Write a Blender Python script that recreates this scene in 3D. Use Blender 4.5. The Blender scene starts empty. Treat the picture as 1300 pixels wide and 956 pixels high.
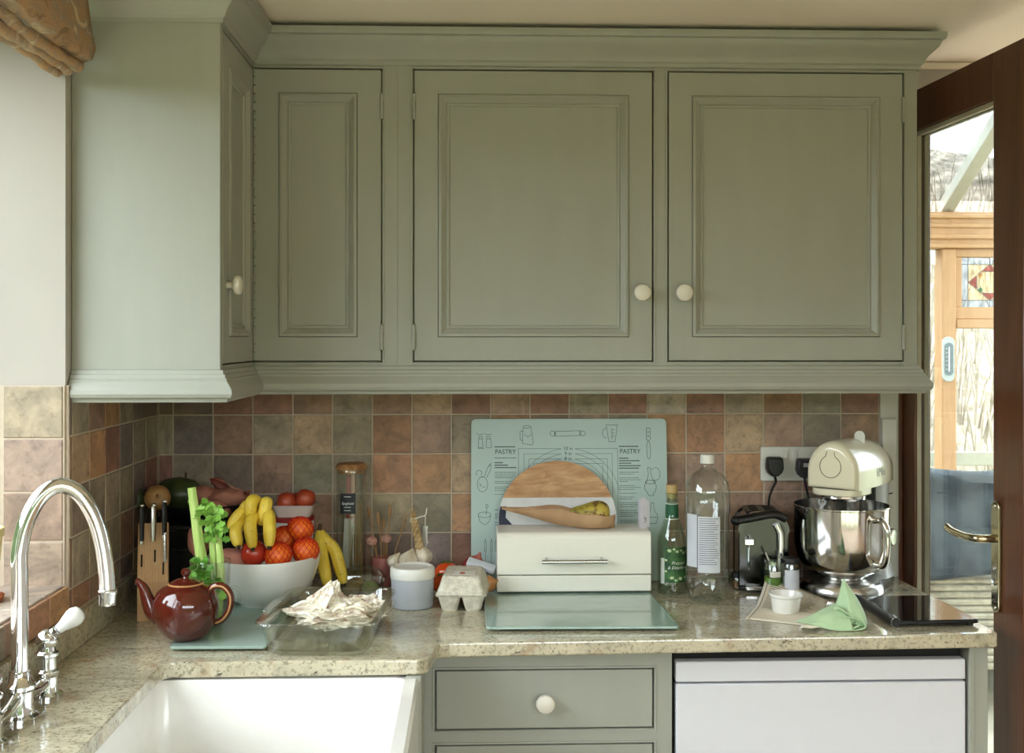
import bpy, math, random
from mathutils import Vector, Matrix, noise
R = math.radians
random.seed(7)
scene = bpy.context.scene
col = scene.collection

# ------------------------------------------------------------------ camera, sky, exposure
F = 1444.4                      # focal length in pixels of the 1300 x 956 frame
CX, CY = 650.0, 433.0           # where the level optical axis meets the frame
CAM = Vector((0.0, -2.948, 1.53))
YAW = R(2.0)
cam_data = bpy.data.cameras.new('camera')
cam = bpy.data.objects.new('camera', cam_data)
col.objects.link(cam)
cam.location = CAM
cam.rotation_euler = (R(90), 0, -YAW)
cam_data.sensor_width = 36.0
cam_data.lens = F * 36.0 / 1300.0
cam_data.shift_x = 0.0
cam_data.shift_y = -(478.0 - CY) / 1300.0
cam_data.clip_start = 0.05
cam_data.clip_end = 200
scene.camera = cam

world = bpy.data.worlds.new('overcast_sky')
scene.world = world
world.use_nodes = True
wn = world.node_tree.nodes
bg = wn['Background']
bg.inputs['Color'].default_value = (0.86, 0.93, 1.0, 1)
bg.inputs['Strength'].default_value = 13.0

def portal(name, loc, rot, sx, sy):
    l = bpy.data.lights.new(name, 'AREA')
    l.shape = 'RECTANGLE'; l.size = sx; l.size_y = sy
    l.cycles.is_portal = True
    o = bpy.data.objects.new(name, l); col.objects.link(o)
    o.location = loc; o.rotation_euler = rot
    return o
portal('daylight_portal', (-1.16, -1.46, 1.60), (0, R(-90), 0), 1.13, 1.58)
portal('daylight_portal', (1.05, -4.26, 1.08), (R(90), 0, 0), 3.1, 2.14)
portal('daylight_portal', (1.72, 0.13, 1.09), (R(-90), 0, 0), 1.2, 2.16)

vs = scene.view_settings
vs.view_transform = 'Standard'
vs.look = 'None'
vs.exposure = 0.0
vs.gamma = 1.0
vs.use_curve_mapping = False
scene.cycles.transparent_max_bounces = 24
scene.cycles.sample_clamp_indirect = 6.0
scene.cycles.caustics_reflective = False
scene.cycles.caustics_refractive = False

# ------------------------------------------------------------------ pixel -> place
def _ray(px, py):
    u = (px - CX) / F; v = (CY - py) / F
    return Vector((u * math.cos(YAW) + math.sin(YAW), -u * math.sin(YAW) + math.cos(YAW), v))
def PY(px, py, y):
    r = _ray(px, py); return CAM + r * ((y - CAM.y) / r.y)
def PX(px, py, x):
    r = _ray(px, py); return CAM + r * ((x - CAM.x) / r.x)
def PZ(px, py, z):
    r = _ray(px, py); return CAM + r * ((z - CAM.z) / r.z)
ZT = 0.915          # worktop height
XL = -0.806         # left wall

# ------------------------------------------------------------------ mesh helpers
class MB:
    def __init__(s): s.v = []; s.f = []
    def add(s, vs_, fs, M=None):
        n = len(s.v)
        s.v += [tuple(M @ Vector(p)) if M else tuple(p) for p in vs_]
        s.f += [tuple(i + n for i in q) for q in fs]
        return s
    def box(s, x0, x1, y0, y1, z0, z1, M=None):
        v = [(x0,y0,z0),(x1,y0,z0),(x1,y1,z0),(x0,y1,z0),(x0,y0,z1),(x1,y0,z1),(x1,y1,z1),(x0,y1,z1)]
        return s.add(v, [(0,3,2,1),(4,5,6,7),(0,1,5,4),(1,2,6,5),(2,3,7,6),(3,0,4,7)], M)
    def rings(s, rings, cap0=True, cap1=True, closed=True, M=None):
        n = len(rings[0]); v = [p for r in rings for p in r]; f = []
        for i in range(len(rings) - 1):
            for j in range(n if closed else n - 1):
                k = (j + 1) % n
                f.append((i*n+j, i*n+k, (i+1)*n+k, (i+1)*n+j))
        if cap0: f.append(tuple(reversed(range(n))))
        if cap1: f.append(tuple((len(rings)-1)*n + j for j in range(n)))
        return s.add(v, f, M)
    def lathe(s, prof, n=32, c=(0,0,0), M=None, cap=True):
        rs = []
        for r, z in prof:
            r = max(r, 1e-5)
            rs.append([(c[0]+r*math.cos(2*math.pi*k/n), c[1]+r*math.sin(2*math.pi*k/n), c[2]+z) for k in range(n)])
        return s.rings(rs, cap, cap, True, M)
    def tube(s, pts, r, n=10, cap=True, M=None, flat=1.0):
        pts = [Vector(p) for p in pts]; m = len(pts)
        rr = r if isinstance(r, (list, tuple)) else [r]*m
        t0 = (pts[1]-pts[0]).normalized()
        a = t0.orthogonal().normalized(); rs = []
        for i in range(m):
            if i == 0: t = pts[1]-pts[0]
            elif i == m-1: t = pts[-1]-pts[-2]
            else: t = (pts[i+1]-pts[i]).normalized() + (pts[i]-pts[i-1]).normalized()
            if t.length < 1e-9: t = t0.copy()
            t.normalize()
            a = a - t*a.dot(t)
            if a.length < 1e-6: a = t.orthogonal()
            a.normalize(); b = t.cross(a)
            rs.append([pts[i] + (a*math.cos(2*math.pi*k/n) + b*math.sin(2*math.pi*k/n)*flat)*rr[i] for k in range(n)])
        return s.rings(rs, cap, cap, True, M)
    def ball(s, c, r, nu=18, nv=12, M=None, fn=None):
        if not isinstance(r, (list, tuple)): r = (r, r, r)
        rs = []
        for i in range(nv+1):
            t = math.pi*i/nv
            st = max(math.sin(t), 1e-4); ct = -math.cos(t)
            ring = []
            for k in range(nu):
                p = 2*math.pi*k/nu
                d = Vector((st*math.cos(p), st*math.sin(p), ct))
                q = fn(d) if fn else d
                ring.append((c[0]+q[0]*r[0], c[1]+q[1]*r[1], c[2]+q[2]*r[2]))
            rs.append(ring)
        return s.rings(rs, True, True, True, M)
    def prism(s, poly, z0, z1, M=None):
        return s.rings([[(x, y, z0) for x, y in poly], [(x, y, z1) for x, y in poly]], M=M)
    def sheet(s, fn, nu, nv, M=None):
        v = [fn(i/nu, j/nv) for j in range(nv+1) for i in range(nu+1)]
        w = nu+1
        return s.add(v, [(j*w+i, j*w+i+1, (j+1)*w+i+1, (j+1)*w+i) for j in range(nv) for i in range(nu)], M)
    def sweep(s, path, prof, z_up=True, M=None):
        # path: 2-D polyline, prof: (outward offset to the right of travel, z)
        n = len(path); P = [Vector(p) for p in path]; rs = []
        for i in range(n):
            if i > 0: d0 = (P[i]-P[i-1]).normalized()
            if i < n-1: d1 = (P[i+1]-P[i]).normalized()
            if i == 0: d0 = d1
            if i == n-1: d1 = d0
            n0 = Vector((d0.y, -d0.x)); n1 = Vector((d1.y, -d1.x))
            m = (n0+n1).normalized(); k = 1.0/max(m.dot(n0), 0.2)
            rs.append([(P[i].x+m.x*k*o, P[i].y+m.y*k*o, z) for o, z in prof])
        return s.rings(rs, True, True, True, M)
    def rrect(s, w, h, rad, z0, z1, n=5, M=None):
        return s.prism(rrect(w, h, rad, n), z0, z1, M)

def rrect(w, h, rad, n=5, cx=0, cy=0):
    pts = []
    for sx, sy, a0 in ((1,1,0),(-1,1,90),(-1,-1,180),(1,-1,270)):
        for k in range(n+1):
            a = R(a0 + 90*k/n)
            pts.append((cx+sx*(w/2-rad)+rad*math.cos(a), cy+sy*(h/2-rad)+rad*math.sin(a)))
    return pts

def obj(name, mb, mat, parent=None, smooth=40, bevel=None, seg=2, sub=0, loc=None, rot=None, solid=None):
    me = bpy.data.meshes.new(name)
    me.from_pydata(mb.v, [], mb.f); me.validate(); me.update()
    if smooth:
        me.shade_smooth(); me.set_sharp_from_angle(angle=R(smooth))
    me.materials.append(mat)
    o = bpy.data.objects.new(name, me); col.objects.link(o)
    if parent: o.parent = parent
    if loc is not None: o.location = loc
    if rot is not None: o.rotation_euler = rot
    if solid:
        m = o.modifiers.new('thickness', 'SOLIDIFY'); m.thickness = solid; m.offset = 0
    if bevel:
        m = o.modifiers.new('bevel', 'BEVEL'); m.width = bevel; m.segments = seg; m.limit_method = 'ANGLE'; m.angle_limit = R(35)
    if sub:
        m = o.modifiers.new('subdivision', 'SUBSURF'); m.levels = sub; m.render_levels = sub
    return o
def tag(o, label, cat, group=None):
    o['label'] = label; o['category'] = cat
    if group: o['group'] = group
    return o
def thing(name, label, cat, loc=(0,0,0), rz=0, group=None, rot=None):
    o = bpy.data.objects.new(name, None); col.objects.link(o)
    o.empty_display_size = 0.05
    o.location = loc; o.rotation_euler = rot if rot else (0, 0, rz)
    return tag(o, label, cat, group)
def struct(name, mb, mat, **k):
    o = obj(name, mb, mat, **k); o['kind'] = 'structure'; return o
def struct_empty(name, loc=(0,0,0), rz=0):
    o = bpy.data.objects.new(name, None); col.objects.link(o); o.location = loc
    o.rotation_euler = (0,0,rz); o.empty_display_size = 0.05; o['kind'] = 'structure'; return o
def copy_part(o, parent, loc=None, rot=None, color=None):
    c = o.copy(); col.objects.link(c); c.parent = parent
    if loc is not None: c.location = loc
    if rot is not None: c.rotation_euler = rot
    if color is not None: c.color = color
    return c
def text_mesh(txt, size, M=None, font_shear=0.0, align='CENTER'):
    cu = bpy.data.curves.new('lettering', 'FONT'); cu.body = txt; cu.size = size
    cu.align_x = align; cu.align_y = 'CENTER'; cu.shear = font_shear; cu.resolution_u = 3
    t = bpy.data.objects.new('lettering', cu); col.objects.link(t)
    dg = bpy.context.evaluated_depsgraph_get()
    me = bpy.data.meshes.new_from_object(t.evaluated_get(dg))
    mb = MB(); mb.add([tuple(v.co) for v in me.vertices], [tuple(p.vertices) for p in me.polygons], M)
    bpy.data.objects.remove(t); bpy.data.curves.remove(cu); bpy.data.meshes.remove(me)
    return mb
def bez(p, n=14):
    # smooth curve through points (Catmull-Rom)
    P = [Vector(q) for q in p]; P = [P[0]*2-P[1]] + P + [P[-1]*2-P[-2]]; out = []
    for i in range(1, len(P)-2):
        for k in range(n):
            t = k/n; a, b, c, d = P[i-1], P[i], P[i+1], P[i+2]
            out.append(0.5*((2*b)+(c-a)*t+(2*a-5*b+4*c-d)*t*t+(3*b-a-3*c+d)*t**3))
    out.append(P[-2]); return out

# ------------------------------------------------------------------ materials
def srgb(r, g, b):
    f = lambda c: (c/255/12.92) if c/255 <= 0.04045 else ((c/255+0.055)/1.055)**2.4
    return (f(r), f(g), f(b), 1.0)
class Nodes:
    def __init__(s, name):
        s.m = bpy.data.materials.new(name); s.m.use_nodes = True
        s.t = s.m.node_tree; s.n = s.t.nodes; s.b = s.n['Principled BSDF']; s.out = s.n['Material Output']
    def node(s, kind, **k):
        x = s.n.new(kind)
        for a, v in k.items(): setattr(x, a, v)
        return x
    def link(s, a, b): s.t.links.new(a, b)
    def coord(s, scale=(1,1,1), which='Object'):
        tc = s.node('ShaderNodeTexCoord'); mp = s.node('ShaderNodeMapping')
        mp.inputs['Scale'].default_value = scale
        s.link(tc.outputs[which], mp.inputs['Vector']); return mp.outputs['Vector']
    def noise(s, vec, scale, detail=4, rough=0.55, dist=0.0):
        x = s.node('ShaderNodeTexNoise'); x.inputs['Scale'].default_value = scale
        x.inputs['Detail'].default_value = detail; x.inputs['Roughness'].default_value = rough
        x.inputs['Distortion'].default_value = dist
        s.link(vec, x.inputs['Vector']); return x.outputs['Fac']
    def ramp(s, fac, stops, interp='LINEAR'):
        x = s.node('ShaderNodeValToRGB'); e = x.color_ramp.elements; x.color_ramp.interpolation = interp
        while len(e) < len(stops): e.new(0.5)
        for i, (p, c) in enumerate(stops): e[i].position = p; e[i].color = c
        s.link(fac, x.inputs['Fac']); return x.outputs['Color']
    def mix(s, fac, a, b, mode='MIX'):
        x = s.node('ShaderNodeMix', data_type='RGBA', blend_type=mode)
        for sock, v in zip((x.inputs[0], x.inputs[6], x.inputs[7]), (fac, a, b)):
            if isinstance(v, bpy.types.NodeSocket): s.link(v, sock)
            else: sock.default_value = v
        return x.outputs[2]
    def bump(s, h, strength=0.2, dist=0.002):
        x = s.node('ShaderNodeBump'); x.inputs['Strength'].default_value = strength
        x.inputs['Distance'].default_value = dist
        s.link(h, x.inputs['Height']); s.link(x.outputs['Normal'], s.b.inputs['Normal'])
def M_(name, c, rough=0.5, metal=0.0, spec=0.5, coat=0.0, var=0.06, vscale=30, bump=0.0, bscale=80, sss=0.0, stretch=(1,1,1), trans=0.0, ior=1.45, sheen=0.0):
    """plain procedural material: base colour with a little noise variation and relief"""
    k = Nodes(name); b = k.b
    v = k.coord(stretch)
    n = k.noise(v, vscale)
    lo = tuple(x*(1-var) for x in c[:3]) + (1,); hi = tuple(min(1, x*(1+var)) for x in c[:3]) + (1,)
    k.link(k.ramp(n, [(0.3, lo), (0.7, hi)]), b.inputs['Base Color'])
    b.inputs['Roughness'].default_value = rough; b.inputs['Metallic'].default_value = metal
    b.inputs['Specular IOR Level'].default_value = spec; b.inputs['Coat Weight'].default_value = coat
    b.inputs['Coat Roughness'].default_value = 0.05
    b.inputs['Transmission Weight'].default_value = trans; b.inputs['IOR'].default_value = ior
    b.inputs['Sheen Weight'].default_value = sheen
    if sss:
        b.inputs['Subsurface Weight'].default_value = sss; b.inputs['Subsurface Radius'].default_value = (0.02, 0.012, 0.008); b.inputs['Subsurface Scale'].default_value = 0.5
    if bump: k.bump(k.noise(v, bscale, 3), bump)
    return k.m
def two_tone(name, c1, c2, scale, lo=0.4, hi=0.6, rough=0.5, stretch=(1,1,1), bump=0.0, coat=0.0, detail=5, dist=0.0, sss=0.0, c3=None):
    k = Nodes(name); v = k.coord(stretch); n = k.noise(v, scale, detail, 0.6, dist)
    st = [(lo, c1), (hi, c2)] if c3 is None else [(lo, c1), ((lo+hi)/2, c2), (hi, c3)]
    k.link(k.ramp(n, st), k.b.inputs['Base Color']); k.b.inputs['Roughness'].default_value = rough
    k.b.inputs['Coat Weight'].default_value = coat
    if sss:
        k.b.inputs['Subsurface Weight'].default_value = sss; k.b.inputs['Subsurface Radius'].default_value = (0.02, 0.01, 0.006); k.b.inputs['Subsurface Scale'].default_value = 0.4
    if bump: k.bump(n, bump)
    return k.m
def glass_(name, tint=(1,1,1,1), rough=0.02, ior=1.45, extra=0.0):
    """thin clear wall: lets light straight through, reflects by Fresnel"""
    k = Nodes(name); k.n.remove(k.b)
    tr = k.node('ShaderNodeBsdfTransparent'); tr.inputs['Color'].default_value = tint
    gl = k.node('ShaderNodeBsdfGlossy'); gl.inputs['Roughness'].default_value = rough
    lw = k.node('ShaderNodeLayerWeight'); lw.inputs['Blend'].default_value = 0.5
    pw = k.node('ShaderNodeMath', operation='POWER'); pw.inputs[1].default_value = 3.5
    k.link(lw.outputs['Facing'], pw.inputs[0])
    ml = k.node('ShaderNodeMath', operation='MULTIPLY_ADD'); ml.inputs[1].default_value = 0.75; ml.inputs[2].default_value = 0.04
    k.link(pw.outputs[0], ml.inputs[0])
    v = k.coord(); nn = k.noise(v, 14, 2)
    bp = k.node('ShaderNodeBump'); bp.inputs['Strength'].default_value = 0.03; bp.inputs['Distance'].default_value = 0.002
    k.link(nn, bp.inputs['Height']); k.link(bp.outputs['Normal'], gl.inputs['Normal'])
    ad = k.node('ShaderNodeMath', operation='ADD'); ad.inputs[1].default_value = extra
    k.link(ml.outputs[0], ad.inputs[0])
    mx = k.node('ShaderNodeMixShader')
    k.link(ad.outputs[0], mx.inputs['Fac']); k.link(tr.outputs[0], mx.inputs[1]); k.link(gl.outputs[0], mx.inputs[2])
    k.link(mx.outputs[0], k.out.inputs['Surface']); return k.m
def wood_(name, c1, c2, scale=3, stretch=(1,1,1), rough=0.45, coat=0.0, bump=0.15):
    k = Nodes(name); v = k.coord(stretch)
    n = k.noise(v, scale, 6, 0.6, 1.2); w = k.node('ShaderNodeTexWave', wave_type='BANDS')
    w.inputs['Scale'].default_value = scale*1.3; w.inputs['Distortion'].default_value = 6; w.inputs['Detail'].default_value = 3
    k.link(v, w.inputs['Vector'])
    mx = k.mix(0.35, k.ramp(n, [(0.3, c1), (0.7, c2)]), k.ramp(w.outputs['Fac'], [(0.2, c1), (0.8, c2)]))
    k.link(mx, k.b.inputs['Base Color']); k.b.inputs['Roughness'].default_value = rough
    k.b.inputs['Coat Weight'].default_value = coat
    k.bump(n, bump, 0.001); return k.m

SAGE = srgb(161, 162, 151)
m_paint = M_('sage_paint', SAGE, 0.42, var=0.03, vscale=6, bump=0.06, bscale=150, stretch=(3,3,0.6))
m_plaster = M_('cream_plaster', srgb(178, 171, 163), 0.85, var=0.03, vscale=5, bump=0.35, bscale=14)
m_ceiling = M_('ceiling_paint', srgb(240, 228, 212), 0.9, var=0.02, vscale=3, bump=0.05, bscale=60)
m_grout = M_('grout', srgb(198, 182, 162), 0.9, var=0.08, vscale=60, bump=0.2)
m_floor = two_tone('terracotta_floor', srgb(150, 122, 94), srgb(174, 146, 116), 3, rough=0.6, bump=0.05)
m_black_gap = M_('dark_recess', srgb(26, 24, 20), 0.8)
def tile_material():
    k = Nodes('stone_tile'); oi = k.node('ShaderNodeObjectInfo')
    tc = k.node('ShaderNodeTexCoord'); ad = k.node('ShaderNodeVectorMath', operation='MULTIPLY_ADD')
    rnd = k.node('ShaderNodeCombineXYZ'); 
    for i in range(3): k.link(oi.outputs['Random'], rnd.inputs[i])
    ad.inputs[1].default_value = (1,1,1)
    sc_ = k.node('ShaderNodeVectorMath', operation='SCALE'); sc_.inputs['Scale'].default_value = 37.0
    k.link(rnd.outputs[0], sc_.inputs[0])
    k.link(tc.outputs['Object'], ad.inputs[0]); k.link(sc_.outputs[0], ad.inputs[2]); v = ad.outputs[0]
    n1 = k.noise(v, 16, 6, 0.65, 0.6); n2 = k.noise(v, 55, 5, 0.7)
    a = k.mix(k.ramp(n1, [(0.32, (0,0,0,1)), (0.68, (1,1,1,1))]), (0.62,0.62,0.62,1), (1.28,1.22,1.15,1))
    c = k.mix(1.0, oi.outputs['Color'], a, 'MULTIPLY')
    c2 = k.mix(k.ramp(n2, [(0.36, (1,1,1,1)), (0.46, (0,0,0,1))]), c, (0.10,0.075,0.055,1))
    c3 = k.mix(0.35, c, c2)
    k.link(c3, k.b.inputs['Base Color']); k.b.inputs['Roughness'].default_value = 0.5
    k.bump(n1, 0.35, 0.004); return k.m
m_tile = tile_material()
def granite_material():
    k = Nodes('granite'); v = k.coord((1,1,1)); vs_ = k.coord((1.0, 2.4, 1.6))
    n1 = k.noise(vs_, 7, 7, 0.62, 0.8); n2 = k.noise(v, 120, 4, 0.6); n3 = k.noise(vs_, 62, 5, 0.62, 0.2); n5 = k.noise(v, 210, 3, 0.6)
    n4 = k.noise(v, 20, 4, 0.6, 0.3)
    c = k.ramp(n1, [(0.28, srgb(150, 144, 122)), (0.45, srgb(188, 180, 154)), (0.60, srgb(208, 198, 170)), (0.78, srgb(166, 160, 138))])
    c = k.mix(k.ramp(n2, [(0.36, (0.7,0.7,0.7,1)), (0.48, (0,0,0,1))]), c, srgb(120, 114, 96))
    c = k.mix(k.ramp(n4, [(0.56, (0,0,0,1)), (0.72, (0.6,0.6,0.6,1))]), c, srgb(164, 128, 92))
    c = k.mix(k.ramp(n3, [(0.31, (1,1,1,1)), (0.36, (0,0,0,1))]), c, srgb(58, 48, 40))
    c = k.mix(k.ramp(n5, [(0.31, (0.9,0.9,0.9,1)), (0.37, (0,0,0,1))]), c, srgb(74, 66, 54))
    k.link(c, k.b.inputs['Base Color']); k.b.inputs['Roughness'].default_value = 0.12
    k.b.inputs['Specular IOR Level'].default_value = 0.6; k.b.inputs['Coat Weight'].default_value = 0.4
    k.b.inputs['Coat Roughness'].default_value = 0.04
    return k.m
m_granite = granite_material()
m_darkwood = wood_('dark_door_wood', srgb(78, 42, 24), srgb(116, 68, 42), 4, (6,6,0.6), 0.35, 0.25)
m_pine = wood_('conservatory_pine', srgb(186, 138, 94), srgb(208, 164, 120), 4, (6,6,0.7), 0.5)
m_white_gloss = M_('white_ceramic', srgb(236, 234, 228), 0.18, var=0.02, coat=0.3)
m_white_plastic = M_('white_plastic', srgb(228, 226, 218), 0.35, var=0.02)
m_white_paint = M_('white_gloss_paint', srgb(224, 222, 210), 0.4, var=0.03)
m_cream = M_('cream_enamel', srgb(234, 226, 200), 0.22, var=0.015, coat=0.4)
m_cream_bin = M_('cream_bin_enamel', srgb(236, 232, 220), 0.3, var=0.015)
m_chrome = M_('chrome', (0.78, 0.78, 0.78, 1), 0.06, 1.0, var=0.02)
m_steel = M_('brushed_steel', (0.62, 0.61, 0.59, 1), 0.24, 1.0, var=0.05, vscale=60)
m_bowl_steel = M_('polished_steel', (0.70, 0.68, 0.65, 1), 0.11, 1.0, var=0.03)
m_brass = M_('aged_brass', srgb(200, 190, 160), 0.16, 1.0, var=0.05)
m_black = M_('black_plastic', srgb(22, 21, 21), 0.38, var=0.1)
m_gloss_black = M_('black_gloss', srgb(14, 14, 16), 0.07, var=0.05, coat=0.5)
m_glass = glass_('clear_glass', (0.95, 0.97, 0.95, 1), extra=0.03)
m_door_pane = glass_('door_pane', (0.86, 0.90, 0.89, 1), 0.005, 1.5, 0.03)
m_pane = glass_('window_pane', (0.97, 0.985, 0.98, 1), 0.005, 1.5)
m_pyrex = glass_('greenish_oven_glass', (0.965, 0.985, 0.945, 1), 0.10, 1.5, 0.07)
m_pet = glass_('clear_plastic', (0.92, 0.95, 0.94, 1), 0.08, 1.5, 0.07)
m_print = M_('dark_print', srgb(46, 58, 60), 0.6)
m_white_print = M_('white_print', srgb(226, 232, 222), 0.6)

# ================================================================== THE SETTING
CEIL = 2.262
DX0, DX1, DTOP = 1.118, 2.40, 2.19      # doorway to the conservatory
Y_REV = -0.663                          # far side of the window reveal
mb = MB(); mb.box(-1.14, 3.0, -4.32, 0.12, -0.1, 0); struct('floor', mb, m_floor)
mb = MB(); mb.box(-1.14, 3.1, -4.32, 0.12, CEIL, CEIL+0.12); struct('ceiling', mb, m_ceiling)
mb = MB()
mb.box(XL-0.3, DX0, 0, 0.12, 0, CEIL).box(DX1, 3.0, 0, 0.12, 0, CEIL).box(DX0, DX1, 0, 0.12, DTOP, CEIL)
wall_back = struct('wall_back', mb, m_plaster)
mb = MB()
WZ0, WZ1, WY1 = 1.04, 2.19, -2.26
mb.box(XL-0.32, XL, Y_REV, 0, 0, CEIL).box(XL-0.32, XL, -4.2, WY1, 0, CEIL)
mb.box(XL-0.32, XL, WY1, Y_REV, 0, WZ0).box(XL-0.32, XL, WY1, Y_REV, WZ1, CEIL)
wall_left = struct('wall_left', mb, m_plaster)
mb = MB(); mb.box(2.98, 3.1, -4.2, 0, 0, CEIL); struct('wall_right', mb, m_plaster)
mb = MB(); RX0, RX1, RZ0, RZ = -0.5, 2.6, 0.02, 2.16
mb.box(XL-0.3, RX0, -4.32, -4.2, 0, CEIL).box(RX1, 3.1, -4.32, -4.2, 0, CEIL).box(RX0, RX1, -4.32, -4.2, RZ, CEIL).box(RX0, RX1, -4.32, -4.2, 0, RZ0)
struct('wall_rear', mb, m_plaster)

# windows out of view that light the room; the rear glazing is added for that
def window_frame(name, mat, x0, x1, y0, y1, z0, z1, along, bars):
    w = struct_empty(name)
    f = MB(); t = 0.055
    if along == 'y':
        f.box(x0, x1, y0, y1, z0, z0+t).box(x0, x1, y0, y1, z1-t, z1)
        f.box(x0, x1, y0, y0+t, z0+t, z1-t).box(x0, x1, y1-t, y1, z0+t, z1-t)
        for b in bars: f.box(x0, x1, b-t/2, b+t/2, z0+t, z1-t)
    else:
        f.box(x0, x1, y0, y1, z0, z0+t).box(x0, x1, y0, y1, z1-t, z1)
        f.box(x0, x0+t, y0, y1, z0+t, z1-t).box(x1-t, x1, y0, y1, z0+t, z1-t)
        for b in bars: f.box(b-t/2, b+t/2, y0, y1, z0+t, z1-t)
    obj('window_frame', f, mat, w, bevel=0.004)
    edges = sorted(([y0]+list(bars)+[y1]) if along == 'y' else ([x0]+list(bars)+[x1]))
    for a, b in zip(edges[:-1], edges[1:]):
        g = MB()
        if along == 'y': g.box((x0+x1)/2-0.002, (x0+x1)/2+0.002, a+0.03, b-0.03, z0+0.05, z1-0.05)
        else: g.box(a+0.03, b-0.03, (y0+y1)/2-0.002, (y0+y1)/2+0.002, z0+0.05, z1-0.05)
        obj('pane', g, m_pane, w, smooth=0)
    return w
window_frame('window_1', m_white_paint, XL-0.30, XL-0.25, WY1, Y_REV, WZ0, WZ1, 'y', [-1.46])
window_frame('window_2', m_darkwood, RX0, RX1, -4.29, -4.23, RZ0, RZ, 'x', [0.275, 1.05, 1.825])

# ------------------------------------------------------------------ tiles
PAL = {'t': srgb(176, 132, 104), 'b': srgb(160, 130, 110), 'r': srgb(160, 118, 102), 'p': srgb(178, 148, 132),
       'n': srgb(190, 162, 134), 'g': srgb(164, 150, 130), 's': srgb(148, 140, 120), 'd': srgb(136, 118, 106), 'o': srgb(190, 146, 110),
       'k': srgb(142, 128, 122), 'w': srgb(184, 170, 156), 'v': srgb(172, 156, 134), 'x': srgb(172, 156, 138), 'y': srgb(168, 146, 130), 'z': srgb(146, 138, 122)}
def tile_mesh():
    c = 0.0018; h = 0.05; t = 0.008
    m = MB()
    back = [(-h,0,-h),(h,0,-h),(h,0,h),(-h,0,h)]
    mid = [(-h,-t+c,-h),(h,-t+c,-h),(h,-t+c,h),(-h,-t+c,h)]
    fr = [(-h+c,-t,-h+c),(h-c,-t,-h+c),(h-c,-t,h-c),(-h+c,-t,h-c)]
    m.rings([back, mid, fr], True, True)
    me = bpy.data.meshes.new('tile'); me.from_pydata(m.v, [], m.f); me.update(); me.materials.append(m_tile)
    return me
TM = tile_mesh()
def tile(parent, p, w, h, key, rz=0.0, rx=0.0):
    o = bpy.data.objects.new('tile', TM); col.objects.link(o); o.parent = parent
    o.location = p; o.rotation_euler = (rx + random.uniform(-.006,.006), 0, rz + random.uniform(-.006,.006))
    o.scale = (w/0.1, 1, h/0.1)
    c = PAL[key]; j = random.uniform(0.90, 1.10)
    o.color = (c[0]*j, c[1]*j*random.uniform(.97,1.03), c[2]*j*random.uniform(.95,1.05), 1)
    return o
G = 0.0035
PIT = 0.1015
ROWZ = [1.442 - PIT*i for i in range(7)]               # top edges of the rows
x_first = PY(220.5, 560, 0).x; x_end = PY(1115, 560, 0).x
PIT_X = (x_end - x_first)/18.0
BK = ["ddrrbgbnrprgrwrvtsr",
      "gkbvnvtpgtbpgotnpgb",
      "rgdbsgtonbtpgbpoprs",
      "dbdgbgvsotpbgbgbpgr",
      "bdgbdbdkrbgtbpgbrgb",
      "dbgbdgbdgbrbgdbgbdb"]
g = MB(); g.box(XL, x_end, -0.0064, 0, ZT, ROWZ[0]); obj('grout', g, m_grout, wall_back)
for r in range(6):
    z1 = ROWZ[r]; z0 = max(ROWZ[r+1], ZT+0.001)
    if z1 - z0 < 0.012: continue
    for c in range(19):
        a = XL if c == 0 else x_first + PIT_X*(c-1); b = x_first + PIT_X*c
        tile(wall_back, ((a+b)/2, 0, (z0+z1)/2), b-a-G, z1-z0-G, BK[r][c])
LK = ["dgbogkd", "bnorkgg", "vdgvgkr", "bgvgbdg", "rtbgdgb", "gdbgbdg"]
g = MB(); g.box(XL, XL+0.0062, Y_REV, 0, 0.985, ROWZ[0]); obj('grout', g, m_grout, wall_left)
PIT_Y = 0.1022
for r in range(6):
    z1 = ROWZ[r]; z0 = max(ROWZ[r+1], 0.986)
    if z1 - z0 < 0.012: continue
    for c in range(7):
        b = Y_REV + 0.016 + PIT_Y*c; a = b - PIT_Y if c else Y_REV + 0.001
        b = min(b, -0.009)
        if c == 0: a, b = Y_REV, Y_REV+0.016
        tile(wall_left, (XL, (a+b)/2, (z0+z1)/2), b-a-G*0.7, z1-z0-G, LK[r][c], R(90))
# reveal side (faces the camera), sill and the strip under the sill
g = MB(); g.box(XL-0.25, XL, Y_REV-0.006, Y_REV, WZ0, 1.442); obj('grout', g, m_grout, wall_left)
rz = [1.442, 1.337, 1.231, 1.134, 1.043]
RK = ["wg", "pv", "pg", "nw"]
for r in range(4):
    for c, (a, b) in enumerate(((XL-0.120, XL-0.001), (XL-0.248, XL-0.124))):
        tile(wall_left, ((a+b)/2, Y_REV, (rz[r]+rz[r+1])/2), b-a-G, rz[r]-rz[r+1]-G, {'w': 'x', 'n': 'x', 'p': 'y', 'v': 'x', 'g': 'z'}[RK[r][c]])
sill = MB(); sill.box(XL-0.25, XL+0.001, WY1, Y_REV, WZ0-0.004, WZ0+0.002); obj('grout', sill, m_grout, wall_left)
for k in range(15):
    y1 = Y_REV - 0.006 - 0.105*k; y0 = y1 - 0.105
    for a, b in ((XL-0.122, XL+0.002), (XL-0.248, XL-0.126)):
        o = tile(wall_left, ((a+b)/2, (y0+y1)/2, WZ0), b-a-G, 0.105-G, 'w', 0, R(-90))
        o.rotation_euler = (R(-90), 0, 0)
for k in range(14):
    y1 = Y_REV - 0.002 - 0.103*k
    tile(wall_left, (XL, y1-0.0515, 1.016), 0.103-G, 0.056, 'otbgnvtbr'[k % 9], R(90))
mb = MB()
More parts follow.
